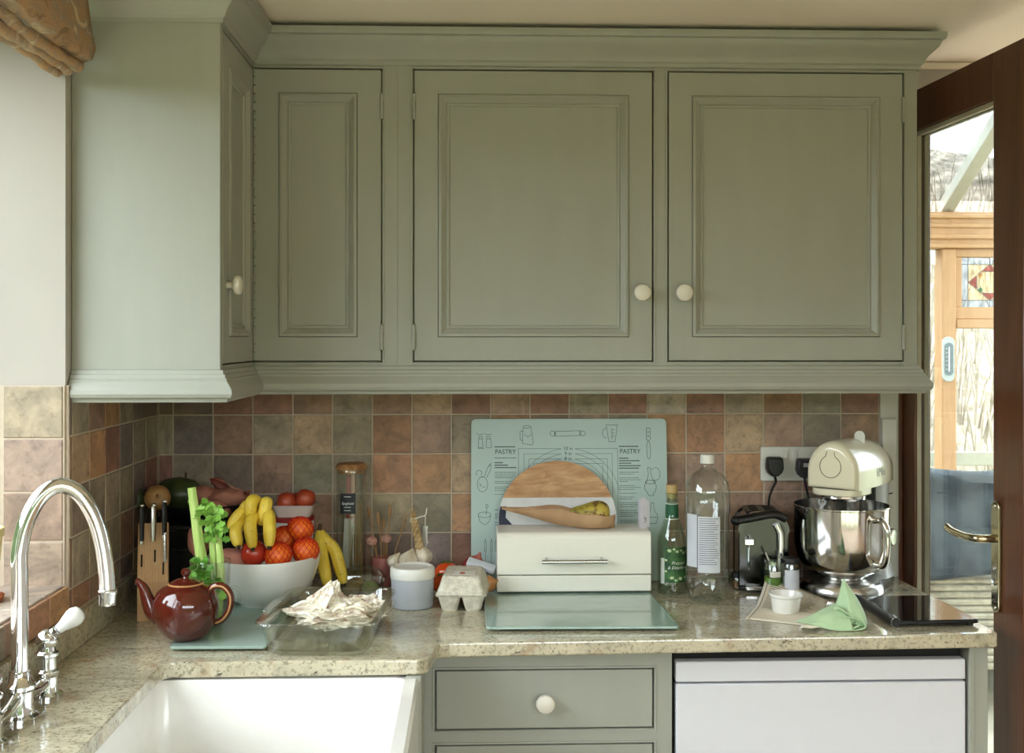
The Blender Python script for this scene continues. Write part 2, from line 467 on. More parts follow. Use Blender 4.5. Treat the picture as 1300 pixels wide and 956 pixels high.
# white strip and the cable cover beside the doorway
mb.box(x_end+0.001, DX0-0.004, -0.010, 0, ZT, 1.46)
struct('trim_1', mb, m_white_paint, bevel=0.002)
mb = MB(); p0 = PY(1119, 531, -0.02); p1 = PY(1138, 531, -0.02)
mb.box(p0.x, p1.x, -0.028, -0.0105, ZT+0.001, p0.z)
struct('trim_2', mb, m_white_paint, bevel=0.003)
mb = MB(); mb.box(DX0-0.09, 3.0, -0.012, -0.0005, CEIL-0.02, CEIL-0.0005); struct('trim_3', mb, m_ceiling, bevel=0.004)

# ------------------------------------------------------------------ glazed door and its frame
mb = MB()
mb.box(DX0-0.002, DX0+0.035, 0.0, 0.125, 0, DTOP).box(DX1-0.035, DX1, 0.0, 0.125, 0, DTOP).box(DX0+0.035, DX1-0.035, 0.0, 0.125, DTOP-0.03, DTOP)
struct('trim_4', mb, m_darkwood, bevel=0.003)
door = struct_empty('door_1', (1.128, -0.004, 0.0), R(-90+3.6))   # local +x runs from the hinge to the free edge
DW, DH, DT = 0.580, 2.172, 0.044
ST, TR_, BR, HS = 0.125, 0.105, 0.22, 0.066
# the face seen from the kitchen worktop is local -y
mb = MB()
mb.box(0.0, HS, 0, DT, 0.01, DH).box(DW-ST, DW, 0, DT, 0.01, DH)
mb.box(HS, DW-ST, 0, DT, DH-TR_, DH).box(HS, DW-ST, 0, DT, 0.01, BR)
obj('door_frame', mb, m_darkwood, door, bevel=0.003)
mb = MB(); mb.box(HS, DW-ST, DT/2-0.003, DT/2+0.003, BR, DH-TR_)
obj('pane', mb, m_door_pane, door, smooth=0)
m_bead = M_('glazing_bead', srgb(196, 188, 168), 0.4)
mb = MB(); e = 0.012
for y0, y1 in ((0.006, 0.018), (0.026, 0.038)):
    mb.box(HS, DW-ST, y0, y1, DH-TR_-e, DH-TR_).box(HS, DW-ST, y0, y1, BR, BR+e)
    mb.box(HS, HS+e*0.35, y0, y1, BR+e, DH-TR_-e).box(DW-ST-e*0.5, DW-ST, y0, y1, BR+e, DH-TR_-e)
obj('glazing_bead', mb, m_bead, door, bevel=0.002)
# lever handle on a long brass plate (upper and lower ends rounded)
hx = DW-ST+0.022; hz = 1.085
pl = MB(); pl.prism(rrect(0.032, 0.245, 0.015, 6), 0, 0.008, Matrix.Translation((hx, 0, hz-0.03)) @ Matrix.Rotation(R(90), 4, 'X'))
hp = obj('handle_plate', pl, m_brass, door, bevel=0.002)
lv = MB()
lv.tube(bez([(hx, -0.006, hz+0.01), (hx, -0.036, hz+0.01), (hx-0.012, -0.050, hz+0.010), (hx-0.05, -0.054, hz+0.008), (hx-0.10, -0.056, hz+0.011), (hx-0.122, -0.056, hz+0.016)], 6), [0.009]*12+[0.0085]*18+[0.007], 12)
lv.ball((hx-0.122, -0.056, hz+0.016), 0.0085, 12, 8)
obj('lever', lv, m_brass, hp)
kh = MB(); kh.lathe([(0.0, 0), (0.009, 0), (0.009, 0.0035), (0.004, 0.004), (0, 0.004)], 14, M=Matrix.Translation((hx, -0.007, hz-0.085)) @ Matrix.Rotation(R(90), 4, 'X'))
obj('keyhole', kh, m_chrome, hp)
sc_ = MB()
for dz in (0.082, -0.055, -0.142):
    sc_.lathe([(0.0, 0), (0.0045, 0), (0.004, 0.0025), (0, 0.003)], 10, M=Matrix.Translation((hx, -0.0075, hz+dz)) @ Matrix.Rotation(R(90), 4, 'X'))
obj('screws', sc_, m_chrome, hp)

# ------------------------------------------------------------------ conservatory beyond the doorway
YC = 2.6
m_render = M_('white_render', srgb(222, 220, 210), 0.9, bump=0.2)
m_stone_floor = two_tone('conservatory_floor', srgb(170, 160, 140), srgb(196, 186, 166), 4, rough=0.6)
mb = MB(); mb.box(0.3, 4.2, 0.12, YC+0.1, -0.1, 0); struct('floor', mb, m_stone_floor)
mb = MB(); mb.box(0.3, 4.2, YC-0.02, YC+0.12, 0, 0.60); struct('wall_conservatory', mb, m_render)
win = struct_empty('window_3')
mb = MB()
mb.box(0.3, 4.2, YC-0.05, YC+0.10, 1.985, 2.165)
obj('eaves_beam', mb, m_pine, win, bevel=0.006)
for z, d in ((1.985, 0.012), (2.03, 0.018), (2.085, 0.012), (2.13, 0.020)):
    b = MB(); b.box(0.3, 4.2, YC-0.05-d, YC-0.05, z, z+0.022); obj('moulding', b, m_pine, win, bevel=0.006)
b = MB(); b.box(0.3, 4.2, YC-0.06, YC+0.09, 0.60, 0.66); obj('sill_rail', b, m_pine, win, bevel=0.005)
xp = PY(1192, 400, YC).x
posts = [xp-1.42, xp-0.71, xp, xp+0.71, xp+1.42]
for x in posts:
    b = MB(); b.box(x, x+0.072, YC-0.04, YC+0.06, 0.66, 1.985); obj('post', b, m_pine, win, bevel=0.006)
def stained(parent, x0, x1, z0, z1, y):
    m_lead = M_('lead_came', srgb(110, 104, 104), 0.5)
    cx, cz = (x0+x1)/2, (z0+z1)/2; w = x1-x0; h = z1-z0
    b = MB()
    t = 0.004
    def bar(p, q):
        p = Vector((p[0], y-0.004, p[1])); q = Vector((q[0], y-0.004, q[1])); b.tube([p, q], t/2, 6)
    ins = 0.14
    xs = (x0+w*ins, x1-w*ins); zs = (z0+h*ins, z1-h*ins)
    bar((xs[0], z0), (xs[0], z1)); bar((xs[1], z0), (xs[1], z1)); bar((x0, zs[0]), (x1, zs[0])); bar((x0, zs[1]), (x1, zs[1]))
    bar((cx, z0), (cx, zs[0])); bar((cx, zs[1]), (cx, z1))
    dw, dh = w*0.36, h*0.36
    D = [(cx, cz+dh), (cx+dw, cz), (cx, cz-dh), (cx-dw, cz)]
    for i in range(4): bar(D[i], D[(i+1) % 4])
    s = 0.60
    O = [(cx+dw*s*a, cz+dh*s*c) for a, c in ((.45,1),(1,.45),(1,-.45),(.45,-1),(-.45,-1),(-1,-.45),(-1,.45),(-.45,1))]
    for i in range(8): bar(O[i], O[(i+1) % 8])
    obj('lead_came', b, m_lead, parent)
    m_r = glass_('rose_glass', (0.72, 0.42, 0.48, 1)); m_gr = glass_('green_glass', (0.35, 0.72, 0.60, 1)); m_or = glass_('amber_glass', (0.95, 0.70, 0.40, 1)); m_bl = glass_('pale_blue_glass', (0.78, 0.86, 0.97, 1)); m_ye = glass_('pale_straw_glass', (0.98, 0.93, 0.80, 1))
    def pane(poly, m):
        q = MB(); q.prism(poly, -0.0015, 0.0015, Matrix.Translation((0, y, 0)) @ Matrix.Rotation(R(90), 4, 'X')); obj('stained_pane', q, m, parent, smooth=0)
    for k in range(4):
        d = D[k]; a, c = D[(k+1) % 4], D[(k-1) % 4]
        f = 0.40
        pane([d, (d[0]+(a[0]-d[0])*f, d[1]+(a[1]-d[1])*f), (d[0]+(c[0]-d[0])*f, d[1]+(c[1]-d[1])*f)], m_r)
    for k, (sx, sz) in enumerate(((1,1),(1,-1),(-1,-1),(-1,1))):
        c0 = (cx+sx*dw*0.42, cz+sz*dh*0.42); r_ = w*0.05
        pane([(c0[0]+r_, c0[1]), (c0[0], c0[1]+r_), (c0[0]-r_, c0[1]), (c0[0], c0[1]-r_)], m_gr if k % 2 == 0 else m_or)
    for poly in ([(x0,zs[1]),(x1,zs[1]),(x1,z1),(x0,z1)], [(x0,z0),(x1,z0),(x1,zs[0]),(x0,zs[0])], [(x0,zs[0]),(xs[0],zs[0]),(xs[0],zs[1]),(x0,zs[1])], [(xs[1],zs[0]),(x1,zs[0]),(x1,zs[1]),(xs[1],zs[1])]):
        pane(poly, m_bl)
    q = MB(); q.prism([(xs[0], zs[0]), (xs[1], zs[0]), (xs[1], zs[1]), (xs[0], zs[1])], -0.001, 0.001, Matrix.Translation((0, y+0.004, 0)) @ Matrix.Rotation(R(90), 4, 'X')); obj('stained_pane', q, m_ye, parent, smooth=0)
for i, x in enumerate(posts[:-1]):
    x0, x1 = x+0.072, posts[i+1]
    top = i in (2, 3)
    if top:                                   # opening top-light with stained glass in a wooden sash
        z0, z1 = 1.655, 1.985
        a = PY(1218, 358, YC).x - xp; zz1 = PY(1218, 327, YC).z; zz0 = PY(1218, 390, YC).z
        sx0 = x + a; sx1 = sx0 + 0.30
        b = MB(); b.box(x0, sx0, YC-0.03, YC+0.04, zz0, zz1).box(sx1, x1, YC-0.03, YC+0.04, zz0, zz1).box(x0, x1, YC-0.03, YC+0.04, zz1, z1).box(x0, x1, YC-0.03, YC+0.04, zz0-0.06, zz0)
        obj('toplight_sash', b, m_pine, win, bevel=0.004)
        b = MB(); b.box(x0, x1, YC-0.045, YC+0.05, zz0-0.105, zz0-0.06); obj('transom', b, m_pine, win, bevel=0.004)
        stained(win, sx0, sx1, zz0, zz1, YC)
        zt = zz0-0.105
    else:
        zt = 1.985
    b = MB(); b.box(x0, x1, YC, YC+0.004, 0.66, zt); obj('pane', b, m_pane, win, smooth=0)
# glazed roof rising towards the house
m_roofbar = M_('white_roof_bar', srgb(186, 182, 170), 0.5)
roof = struct_empty('window_4')
def roof_glass():
    k = Nodes('weathered_roof_glass'); k.n.remove(k.b); v = k.coord((1,1,1))
    tr = k.node('ShaderNodeBsdfTransparent'); n = k.noise(v, 7, 6, 0.7, 0.8)
    k.link(k.ramp(n, [(0.36, (0.14,0.15,0.155,1)), (0.58, (0.50,0.52,0.54,1))]), tr.inputs['Color'])
    gl = k.node('ShaderNodeBsdfGlossy'); gl.inputs['Roughness'].default_value = 0.05
    mx = k.node('ShaderNodeMixShader'); mx.inputs['Fac'].default_value = 0.05
    k.link(tr.outputs[0], mx.inputs[1]); k.link(gl.outputs[0], mx.inputs[2]); k.link(mx.outputs[0], k.out.inputs['Surface']); return k.m
m_roofglass = roof_glass()
SL = 0.56; ZR = 2.17
def roof_z(y): return ZR + (YC-y)*SL
xr = xp + 0.03
for x in (xr-1.42, xr-0.71, xr, xr+0.71, xr+1.42):
    b = MB(); b.add([(x-0.03, YC, ZR-0.02), (x+0.035, YC, ZR-0.02), (x+0.035, YC, ZR+0.05), (x-0.03, YC, ZR+0.05), (x-0.03, 0.13, roof_z(0.13)-0.02), (x+0.035, 0.13, roof_z(0.13)-0.02), (x+0.035, 0.13, roof_z(0.13)+0.05), (x-0.03, 0.13, roof_z(0.13)+0.05)], [(0,1,2,3),(7,6,5,4),(0,4,5,1),(1,5,6,2),(2,6,7,3),(3,7,4,0)])
    obj('rafter', b, m_roofbar, roof, bevel=0.006)
    b = MB(); b.add([(x+0.035, YC, ZR+0.052), (x+0.69, YC, ZR+0.052), (x+0.69, 0.13, roof_z(0.13)+0.052), (x+0.035, 0.13, roof_z(0.13)+0.052)], [(0,1,2,3)])
    obj('roof_pane', b, m_roofglass, roof, smooth=0)
mb = MB(); mb.box(-1.2, 4.2, 0.0, 0.12, CEIL+0.125, 5.2); struct('wall_upper', mb, m_render)

# garden: lawn, pale dry bank and a rail fence
m_lawn = two_tone('lawn', srgb(128, 130, 98), srgb(150, 150, 118), 2, rough=0.9, bump=0.3)
mb = MB(); mb.box(-40, 40, -40, 40, -0.4, -0.12); struct('ground', mb, m_lawn)
m_straw = two_tone('dry_grass', srgb(124, 108, 92), srgb(182, 166, 148), 5, 0.35, 0.65, 0.9, (3,3,1), bump=0.4)
mb = MB()
def bank(u, v):
    x = -6 + 16*u; y = 5.2 + 5*v; z = -0.15 + 3.9*v**0.8
    return (x, y + 0.3*noise.noise(Vector((x*0.6, v*3, 0))), z + 0.35*noise.noise(Vector((x*0.7, v*4, 3))))
mb.sheet(bank, 60, 24); o = struct('ground_bank', mb, m_straw)
mb = MB(); rng = random.Random(3)
for i in range(3800):
    u, v = rng.uniform(0.32, 0.85), rng.random()**1.5*0.8
    p = Vector(bank(u, v)); h = rng.uniform(0.25, 0.75); a = rng.uniform(0, 6.28); l = rng.uniform(0.05, 0.45)*h
    q = p + Vector((math.cos(a)*l, math.sin(a)*l, h)); w = rng.uniform(0.004, 0.010); m_ = (p+q)/2 + Vector((0, 0, 0.05))
    mb.add([p-Vector((w,0,0)), p+Vector((w,0,0)), m_+Vector((w,0,0)), m_-Vector((w,0,0)), q], [(0,1,2,3),(3,2,4)])
o = obj('dry_grass', mb, m_straw, smooth=0); o['kind'] = 'stuff'; tag(o, 'tangle of pale dry grass on the garden bank', 'grass')
m_hedge = two_tone('hedge_leaf', srgb(40, 54, 26), srgb(74, 90, 48), 6, rough=0.9, bump=0.6)  # unseen hedges, added to keep low sky light out of the windows
def hedge(label, x0, y0, x1, y1, h, th):
    t = tag(bpy.data.objects.new('added_hedge', None), label, 'hedge'); col.objects.link(t); t.location = (x0, y0, -0.12)
    L = math.hypot(x1-x0, y1-y0); d = Vector(((x1-x0)/L, (y1-y0)/L, 0)); n = Vector((-d.y, d.x, 0))
    def fn(u, v):
        s = u*L; a = v*math.pi*2
        w = th/2*math.copysign(min(1, abs(math.cos(a))*1.6), math.cos(a)); z = h/2 + h/2*math.copysign(min(1, abs(math.sin(a))*1.25), math.sin(a))
        p = d*s + n*w + Vector((0, 0, z)); k = 0.16*noise.noise(p*1.7) + 0.10*noise.noise(p*4.3)
        p += n*k*math.copysign(1, w) + Vector((0, 0, k*(z/h)))
        return (p.x, p.y, max(0, p.z))
    m_ = MB(); m_.sheet(fn, int(L*6), 40); obj('foliage', m_, m_hedge, t, smooth=0)
    for k in range(3):
        q = d*L*(0.2+0.3*k); m_ = MB(); m_.tube([q, q+Vector((0, 0, h*0.6))], 0.06, 8); obj('trunk', m_, m_rail0, t)
m_rail0 = M_('hedge_trunk', srgb(70, 56, 40), 0.9)
hedge('added unseen dark green hedge blocking low sky outside the kitchen window', -4.7, -7.0, -4.7, 3.5, 2.2, 1.2)
hedge('added unseen dark green hedge blocking low sky beyond the added rear window', -9, -14.0, 11, -14.0, 3.2, 1.1)
m_rail = M_('weathered_timber', srgb(150, 144, 130), 0.8)
fence = thing('garden_fence', 'pale weathered timber rail fence in front of the dry grass bank', 'fence', (2.9, 4.4, -0.12))
for x in (-1.2, 0.6, 2.4):
    b = MB(); b.box(x-0.05, x+0.05, -0.04, 0.04, 0, 1.0); obj('post', b, m_rail, fence, bevel=0.005)
for z in (0.45, 0.84):
    b = MB(); b.box(-1.5, 2.7, -0.07, -0.04, z, z+0.09); obj('rail', b, m_rail, fence, bevel=0.005)
b = MB(); b.tube([(0.0, -0.09, 0.05), (1.2, -0.09, 1.25)], 0.05, 8); obj('brace', b, m_rail, fence)
# wicker sofa with its back to the doorway, under a throw
m_wicker = two_tone('pale_wicker', srgb(150, 140, 120), srgb(178, 168, 146), 30, rough=0.7)
m_throw = two_tone('blue_grey_throw', srgb(50, 56, 62), srgb(84, 92, 98), 6, rough=0.95, bump=0.3)
sofa = thing('wicker_sofa', 'pale wicker sofa with its high back towards the glazed door', 'sofa', (2.35, 1.70, 0.0))
b = MB(); b.rrect(1.5, 0.09, 0.04, 0.18, 0.90); obj('back_panel', b, m_wicker, sofa)
for k in range(24):
    z = 0.2 + k*0.029; b = MB()
    b.tube([(-0.76, -0.052 - 0.003*(k % 2), z), (0.76, -0.052 - 0.003*(k % 2), z)], 0.012, 6); obj('strand', b, m_wicker, sofa)
b = MB(); b.box(-0.74, 0.74, 0.05, 0.78, 0.18, 0.42); obj('seat', b, m_wicker, sofa, bevel=0.03)
for sx in (-1, 1):
    b = MB(); b.box(sx*0.75-0.06, sx*0.75+0.06, 0.0, 0.76, 0.18, 0.66); obj('arm', b, m_wicker, sofa, bevel=0.03)
    for y in (0.02, 0.70):
        b = MB(); b.tube([(sx*0.70, y, 0), (sx*0.70, y, 0.2)], 0.03, 10); obj('leg', b, m_wicker, sofa)
def throw(u, v):
    x = 2.35 - 0.80 + 1.25*u; s = v*0.95 - 0.30
    fold = 0.014*math.sin(u*22+math.sin(v*3))*min(1, v*1.4)
    if v < 0.36: y, z = 1.78, 0.965 - (0.36-v)*0.9
    elif v < 0.5: a = (v-0.36)/0.14*math.pi; y, z = 1.695 + 0.085*math.cos(a), 0.965 + 0.035*math.sin(a)
    else: y, z = 1.605 + fold, 0.965 - (v-0.5)*0.78 - 0.05*math.sin(u*9)*(v-0.5)
    return (x, y, z + 0.012*math.sin(u*11))
b = MB(); b.sheet(throw, 60, 40)
o = obj('throw', b, m_throw, solid=0.006); tag(o, 'blue grey throw hanging over the back of the wicker sofa', 'blanket')
# window thermometer on the conservatory post
c = PY(1203, 456, YC-0.045)
th_ = thing('thermometer', 'small oval thermometer hanging on the pine window post', 'thermometer', (c.x, YC-0.047, c.z-0.11))
b = MB(); b.prism(rrect(0.062, 0.22, 0.030, 6), 0, 0.012, Matrix.Translation((0, 0, 0.11)) @ Matrix.Rotation(R(90), 4, 'X')); obj('case', b, M_('grey_plastic', srgb(196, 200, 196), 0.4), th_, bevel=0.003)
b = MB(); b.prism(rrect(0.042, 0.16, 0.018, 6), 0, 0.002, Matrix.Translation((0, -0.0125, 0.11)) @ Matrix.Rotation(R(90), 4, 'X')); obj('scale', b, M_('grey_dial', srgb(120, 132, 136), 0.4), th_)
b = MB(); b.tube([(0, -0.016, 0.05), (0, -0.016, 0.17)], 0.004, 8); obj('glass_tube', b, m_white_gloss, th_)
for k in range(6):
    b = MB(); b.box(-0.016, -0.006, -0.0155, -0.0147, 0.06+k*0.02, 0.063+k*0.02); obj('scale_mark', b, m_white_print, th_, smooth=0)

# ================================================================== FITTED FURNITURE
YF = -0.288                     # front plane of the wall cabinets on the back wall
XF = -0.508                     # front plane of the cabinet on the left wall
YE = -0.632                     # end panel of that cabinet
XR = PY(1164, 300, YF).x        # right end of the wall cabinets
DZ0, DZ1 = 1.484, 2.162
Z_BOT, Z_TOP = 1.462, 2.19
def door_mesh(w, h, t=0.02, stile=0.055):
    loops = [(0, t), (0, 0.0015), (0.0015, 0), (stile, 0), (stile+0.001, 0.0035), (stile+0.002, -0.004), (stile+0.008, -0.006), (stile+0.017, 0.002), (stile+0.020, 0.0045), (stile+0.0225, 0.002), (stile+0.026, 0.003), (stile+0.028, 0.007)]
    m = MB()
    m.rings([[(i, y, i), (w-i, y, i), (w-i, y, h-i), (i, y, h-i)] for i, y in loops])
    return m
KNOB = [(0, 0), (0.007, 0), (0.0065, 0.010), (0.010, 0.013), (0.0185, 0.017), (0.0205, 0.022), (0.0185, 0.028), (0.012, 0.0315), (0, 0.0325)]
m_knob = M_('white_knob', srgb(226, 220, 206), 0.3, var=0.02)
def cab_door(parent, name, x, z, w, h, knob=None, hinges=None):
    d = obj(name, door_mesh(w, h), m_paint, parent, smooth=30, loc=(x, 0, z))
    if knob:
        k = MB(); k.lathe(KNOB, 24, M=Matrix.Rotation(R(90), 4, 'X'))
        obj('knob', k, m_knob, d, loc=(knob[0], 0, knob[1]))
    if hinges is not None:
        for hz in (h-0.085, 0.055):
            k = MB(); k.tube([(0, 0, -0.028), (0, 0, 0.028)], 0.0045, 10)
            for q in (-0.0285, 0.0285, -0.01, 0.01): k.ball((0, 0, q), (0.0052, 0.0052, 0.0022), 10, 6)
            obj('hinge', k, m_paint, d, loc=(hinges, -0.003, hz))
    return d
def opening_bead(m, x0, x1, z0, z1):
    for a, b in ((0.0045, 0.0085),):
        o_, i_ = b, 0.0035
        rs = []
        for ins, y in ((o_, 0), (o_-0.0008, -0.0022), (i_+0.0008, -0.0022), (i_, 0), (i_-0.0008, 0.015)):
            rs.append([(x0-ins, y, z0-ins), (x1+ins, y, z0-ins), (x1+ins, y, z1+ins), (x0-ins, y, z1+ins)])
        m.rings(rs, False, False)
def frame_boards(m, x0, x1, z0, z1, opens):
    xs = [x0]
    g_ = 0.003
    for a, b in opens: xs += [a-g_, b+g_]
    xs.append(x1)
    m.box(x0, x1, 0, 0.02, z0, DZ0-g_); m.box(x0, x1, 0, 0.02, DZ1+g_, z1)
    for i in range(0, len(xs), 2):
        if xs[i+1]-xs[i] > 0.002: m.box(xs[i], xs[i+1], 0, 0.02, DZ0-g_, DZ1+g_)
# corner cabinet: L-shaped, two-leaf folding door, end panel towards the window
XA = -0.174
cc = thing('corner_wall_cabinet', 'sage green corner wall cabinet with plain end panel and folding door beside the window', 'cabinet', (XF, YF, 0))
m = MB(); m.prism([(XL+0.002-XF, -0.002-YF-0.009), (XL+0.002-XF, YE+0.02-YF), (-0.022, YE+0.02-YF), (-0.022, 0.022), (XA-XF, 0.022), (XA-XF, -0.011-YF)], Z_BOT, Z_TOP)
obj('carcass', m, m_paint, cc, smooth=0)
m = MB(); m.box(XL+0.001-XF, 0.0, YE-YF, YE+0.02-YF, Z_BOT, Z_TOP); obj('end_panel', m, m_paint, cc, bevel=0.0015)
m = MB(); m.box(-0.02, 0.0, YE+0.0205-YF, -0.002, Z_BOT, DZ0-0.003).box(-0.02, 0.0, YE+0.0205-YF, -0.002, DZ1+0.003, Z_TOP)
m.box(-0.02, XA-XF, 0.0, 0.02, Z_BOT, DZ0-0.003).box(-0.02, XA-XF, 0.0, 0.02, DZ1+0.003, Z_TOP)
aw = PY(484, 459, YF).x - XF
m.box(aw+0.003, XA-XF, 0.0, 0.02, DZ0-0.003, DZ1+0.003)
obj('face_frame', m, m_paint, cc, smooth=0)
m = MB(); rs = []
m.box(aw+0.003, aw+0.0075, -0.0022, 0, DZ0-0.0075, DZ1+0.0075).box(0.0, aw+0.003, -0.0022, 0, DZ1+0.0035, DZ1+0.0075).box(0.0, aw+0.003, -0.0022, 0, DZ0-0.0075, DZ0-0.0035)
m.box(0, 0.0022, YE+0.024-YF, 0, DZ1+0.0035, DZ1+0.0075).box(0, 0.0022, YE+0.024-YF, 0, DZ0-0.0075, DZ0-0.0035)
obj('opening_bead', m, m_paint, cc, bevel=0.001)
dA = cab_door(cc, 'door', 0.0035, DZ0, aw-0.0035, DZ1-DZ0, None, aw-0.0035+0.0015)
wl = -YE+YF-0.024-0.0035
dL = cab_door(cc, 'door', 0, DZ0, wl, DZ1-DZ0, (0.036, 0.162), None)
dL.location = (0, YE+0.024-YF, DZ0); dL.rotation_euler = (0, 0, R(90))
k = MB()
for i in range(34): k.tube([(0, 0, i*0.02), (0, 0, i*0.02+0.0165)], 0.0028, 8)
obj('piano_hinge', k, m_paint, dA, loc=(-0.0015, 0.0, 0.002))
# double cabinet
dc = thing('double_wall_cabinet', 'sage green double wall cabinet with two panelled doors and white knobs', 'cabinet', (0, YF, 0))
m = MB(); m.box(XA+0.001, XR, 0.0205, -YF-0.010, Z_BOT, Z_TOP); obj('carcass', m, m_paint, dc, smooth=0)
bx0, bx1 = PY(526, 300, YF).x, PY(828, 300, YF).x; cx0, cx1 = PY(849, 300, YF).x, PY(1146, 300, YF).x
m = MB(); frame_boards(m, XA+0.0005, XR, Z_BOT, Z_TOP, [(bx0, bx1), (cx0, cx1)]); obj('face_frame', m, m_paint, dc, smooth=0)
m = MB(); opening_bead(m, bx0, bx1, DZ0, DZ1); opening_bead(m, cx0, cx1, DZ0, DZ1); obj('opening_bead', m, m_paint, dc)
kz = PY(814, 372, YF).z - DZ0
cab_door(dc, 'door', bx0, DZ0, bx1-bx0, DZ1-DZ0, (PY(814, 372, YF).x-bx0, kz), -0.0015)
cab_door(dc, 'door', cx0, DZ0, cx1-cx0, DZ1-DZ0, (PY(867, 371, YF).x-cx0, kz), cx1-cx0+0.0015)
# cornice and pelmet run round both cabinets (outward is to the right of travel)
path = [(XL+0.002, YE), (XF, YE), (XF, YF), (XR, YF), (XR, -0.012)]
path_r = [(x, y) for x, y in path]
cor = [(0.0005, 2.172), (0.006, 2.172), (0.007, 2.180), (0.012, 2.184), (0.014, 2.190), (0.020, 2.200), (0.030, 2.210), (0.038, 2.218), (0.042, 2.226), (0.043, 2.232), (0.050, 2.234), (0.052, 2.240), (0.052, 2.250), (0.0005, 2.250)]
m = MB(); m.sweep(path, cor); o = obj('cornice', m, m_paint, smooth=25); tag(o, 'moulded sage cornice running along the top of the wall cabinets', 'cornice')
pel = [(0.0005, 1.407), (0.016, 1.407), (0.018, 1.413), (0.026, 1.417), (0.029, 1.424), (0.028, 1.432), (0.021, 1.443), (0.016, 1.449), (0.016, 1.453), (0.012, 1.455), (0.011, 1.462), (0.007, 1.464), (0.006, 1.471), (0.0005, 1.472)]
m = MB(); m.sweep(path, pel); o = obj('light_pelmet', m, m_paint, smooth=25); tag(o, 'moulded sage pelmet running along the bottom of the wall cabinets', 'pelmet')

# ------------------------------------------------------------------ worktop
def arc(cx, cy, r, a0, a1, n=6): return [(cx+r*math.cos(R(a0+(a1-a0)*k/n)), cy+r*math.sin(R(a0+(a1-a0)*k/n))) for k in range(n+1)]
WX = 1.106
poly = [(XL+0.001, -0.0095), (WX, -0.0095)] + [(WX+0.004, -0.578), (WX-0.002, -0.590), (WX-0.014, -0.594)] + [(-0.045, -0.628), (-0.066, -0.634), (-0.074, -0.650)] + [(-0.080, -0.705), (-0.086, -0.735), (-0.104, -0.748)]
poly += [(-0.560, -0.748)] + arc(-0.560, -0.778, 0.03, 90, 180) + [(-0.590, -1.30)] + arc(-0.560, -1.30, 0.03, 180, 270) + [(-0.104, -1.33), (-0.085, -1.35), (-0.085, -2.75), (XL+0.001, -2.75)]
poly.reverse()
m = MB(); m.prism(poly, ZT-0.030, ZT)
o = obj('worktop', m, m_granite, smooth=0, bevel=0.006, seg=3); tag(o, 'polished speckled granite worktop with a cut-out for the sink', 'worktop')
m = MB(); m.box(XL+0.0005, XL+0.020, -2.75, -0.0095, ZT+0.0005, 0.985)
o = obj('granite_upstand', m, m_granite, smooth=0, bevel=0.003); tag(o, 'low granite upstand along the wall under the window', 'upstand')

# ------------------------------------------------------------------ base units
YB = -0.565
ZB = ZT-0.0305
x0, x1 = PY(529, 850, YB).x, PY(853, 850, YB).x
bc = thing('drawer_base_cabinet', 'sage green base cabinet with a drawer under the granite worktop', 'cabinet', (0, YB, 0))
m = MB(); m.box(x0, x1, 0.022, 0.545, 0.10, ZB); obj('carcass', m, m_paint, bc, smooth=0)
dzt = PY(700, 851, YB).z
m = MB(); m.box(x0, x1, 0, 0.021, dzt+0.003, ZB).box(x0, x1, 0, 0.021, 0.10, 0.14).box(x0, x0+0.038, 0, 0.021, 0.14, dzt+0.003).box(x1-0.038, x1, 0, 0.021, 0.14, dzt+0.003).box(x0+0.038, x1-0.038, 0, 0.021, 0.685, 0.715)
obj('face_frame', m, m_paint, bc, smooth=0)
m = MB(); opening_bead(m, x0+0.041, x1-0.041, 0.718, dzt); opening_bead(m, x0+0.041, x1-0.041, 0.143, 0.682); obj('opening_bead', m, m_paint, bc)
m = MB(); m.box(x0+0.041, x1-0.041, 0.0, 0.02, 0.718, dzt); d = obj('drawer', m, m_paint, bc, bevel=0.0015)
k = MB(); k.lathe(KNOB, 20, M=Matrix.Rotation(R(90), 4, 'X')); obj('knob', k, m_knob, d, loc=((x0+x1)/2, 0, 0.775))
cab_door(bc, 'door', x0+0.041, 0.143, x1-x0-0.082, 0.539, (0.04, 0.46), None)
m = MB(); m.box(x0, x1, 0.05, 0.07, 0, 0.10); obj('plinth', m, m_paint, bc)
# dishwasher
w0, w1 = PY(858, 850, YB).x, PY(1226, 850, YB).x
m_appl = M_('white_appliance', srgb(222, 222, 228), 0.28, var=0.01)
dw = thing('dishwasher', 'white dishwasher fitted under the worktop end beside the glazed door', 'dishwasher', (0, YB, 0))
zc1, zc0 = PY(1000, 839, YB).z, PY(1000, 865, YB).z
m = MB(); m.box(w0, w1, 0.03, 0.545, 0.02, ZB-0.002); obj('body', m, m_black_gap, dw, smooth=0)
m = MB(); m.box(w0, w1, 0.0, 0.028, zc0, zc1); cp = obj('control_panel', m, m_appl, dw, bevel=0.003)
m = MB(); m.box(w0, w1, 0.0, 0.028, 0.11, zc0-0.004); obj('door', m, m_appl, dw, bevel=0.003)
m = MB(); m.box(w0, w1, 0.04, 0.06, 0.0, 0.10); obj('plinth', m, m_appl, dw)
# end panel
e0, e1 = PY(1229, 850, YB).x, PY(1254, 850, YB).x
m = MB(); m.box(e0, e1, YB-0.002, -0.011, 0, ZB); m.box(e0-0.0, e0+0.012, YB-0.006, YB-0.002, 0, ZB)
o = obj('end_panel', m, m_paint, bevel=0.002); tag(o, 'sage green upright end panel beside the dishwasher', 'panel')
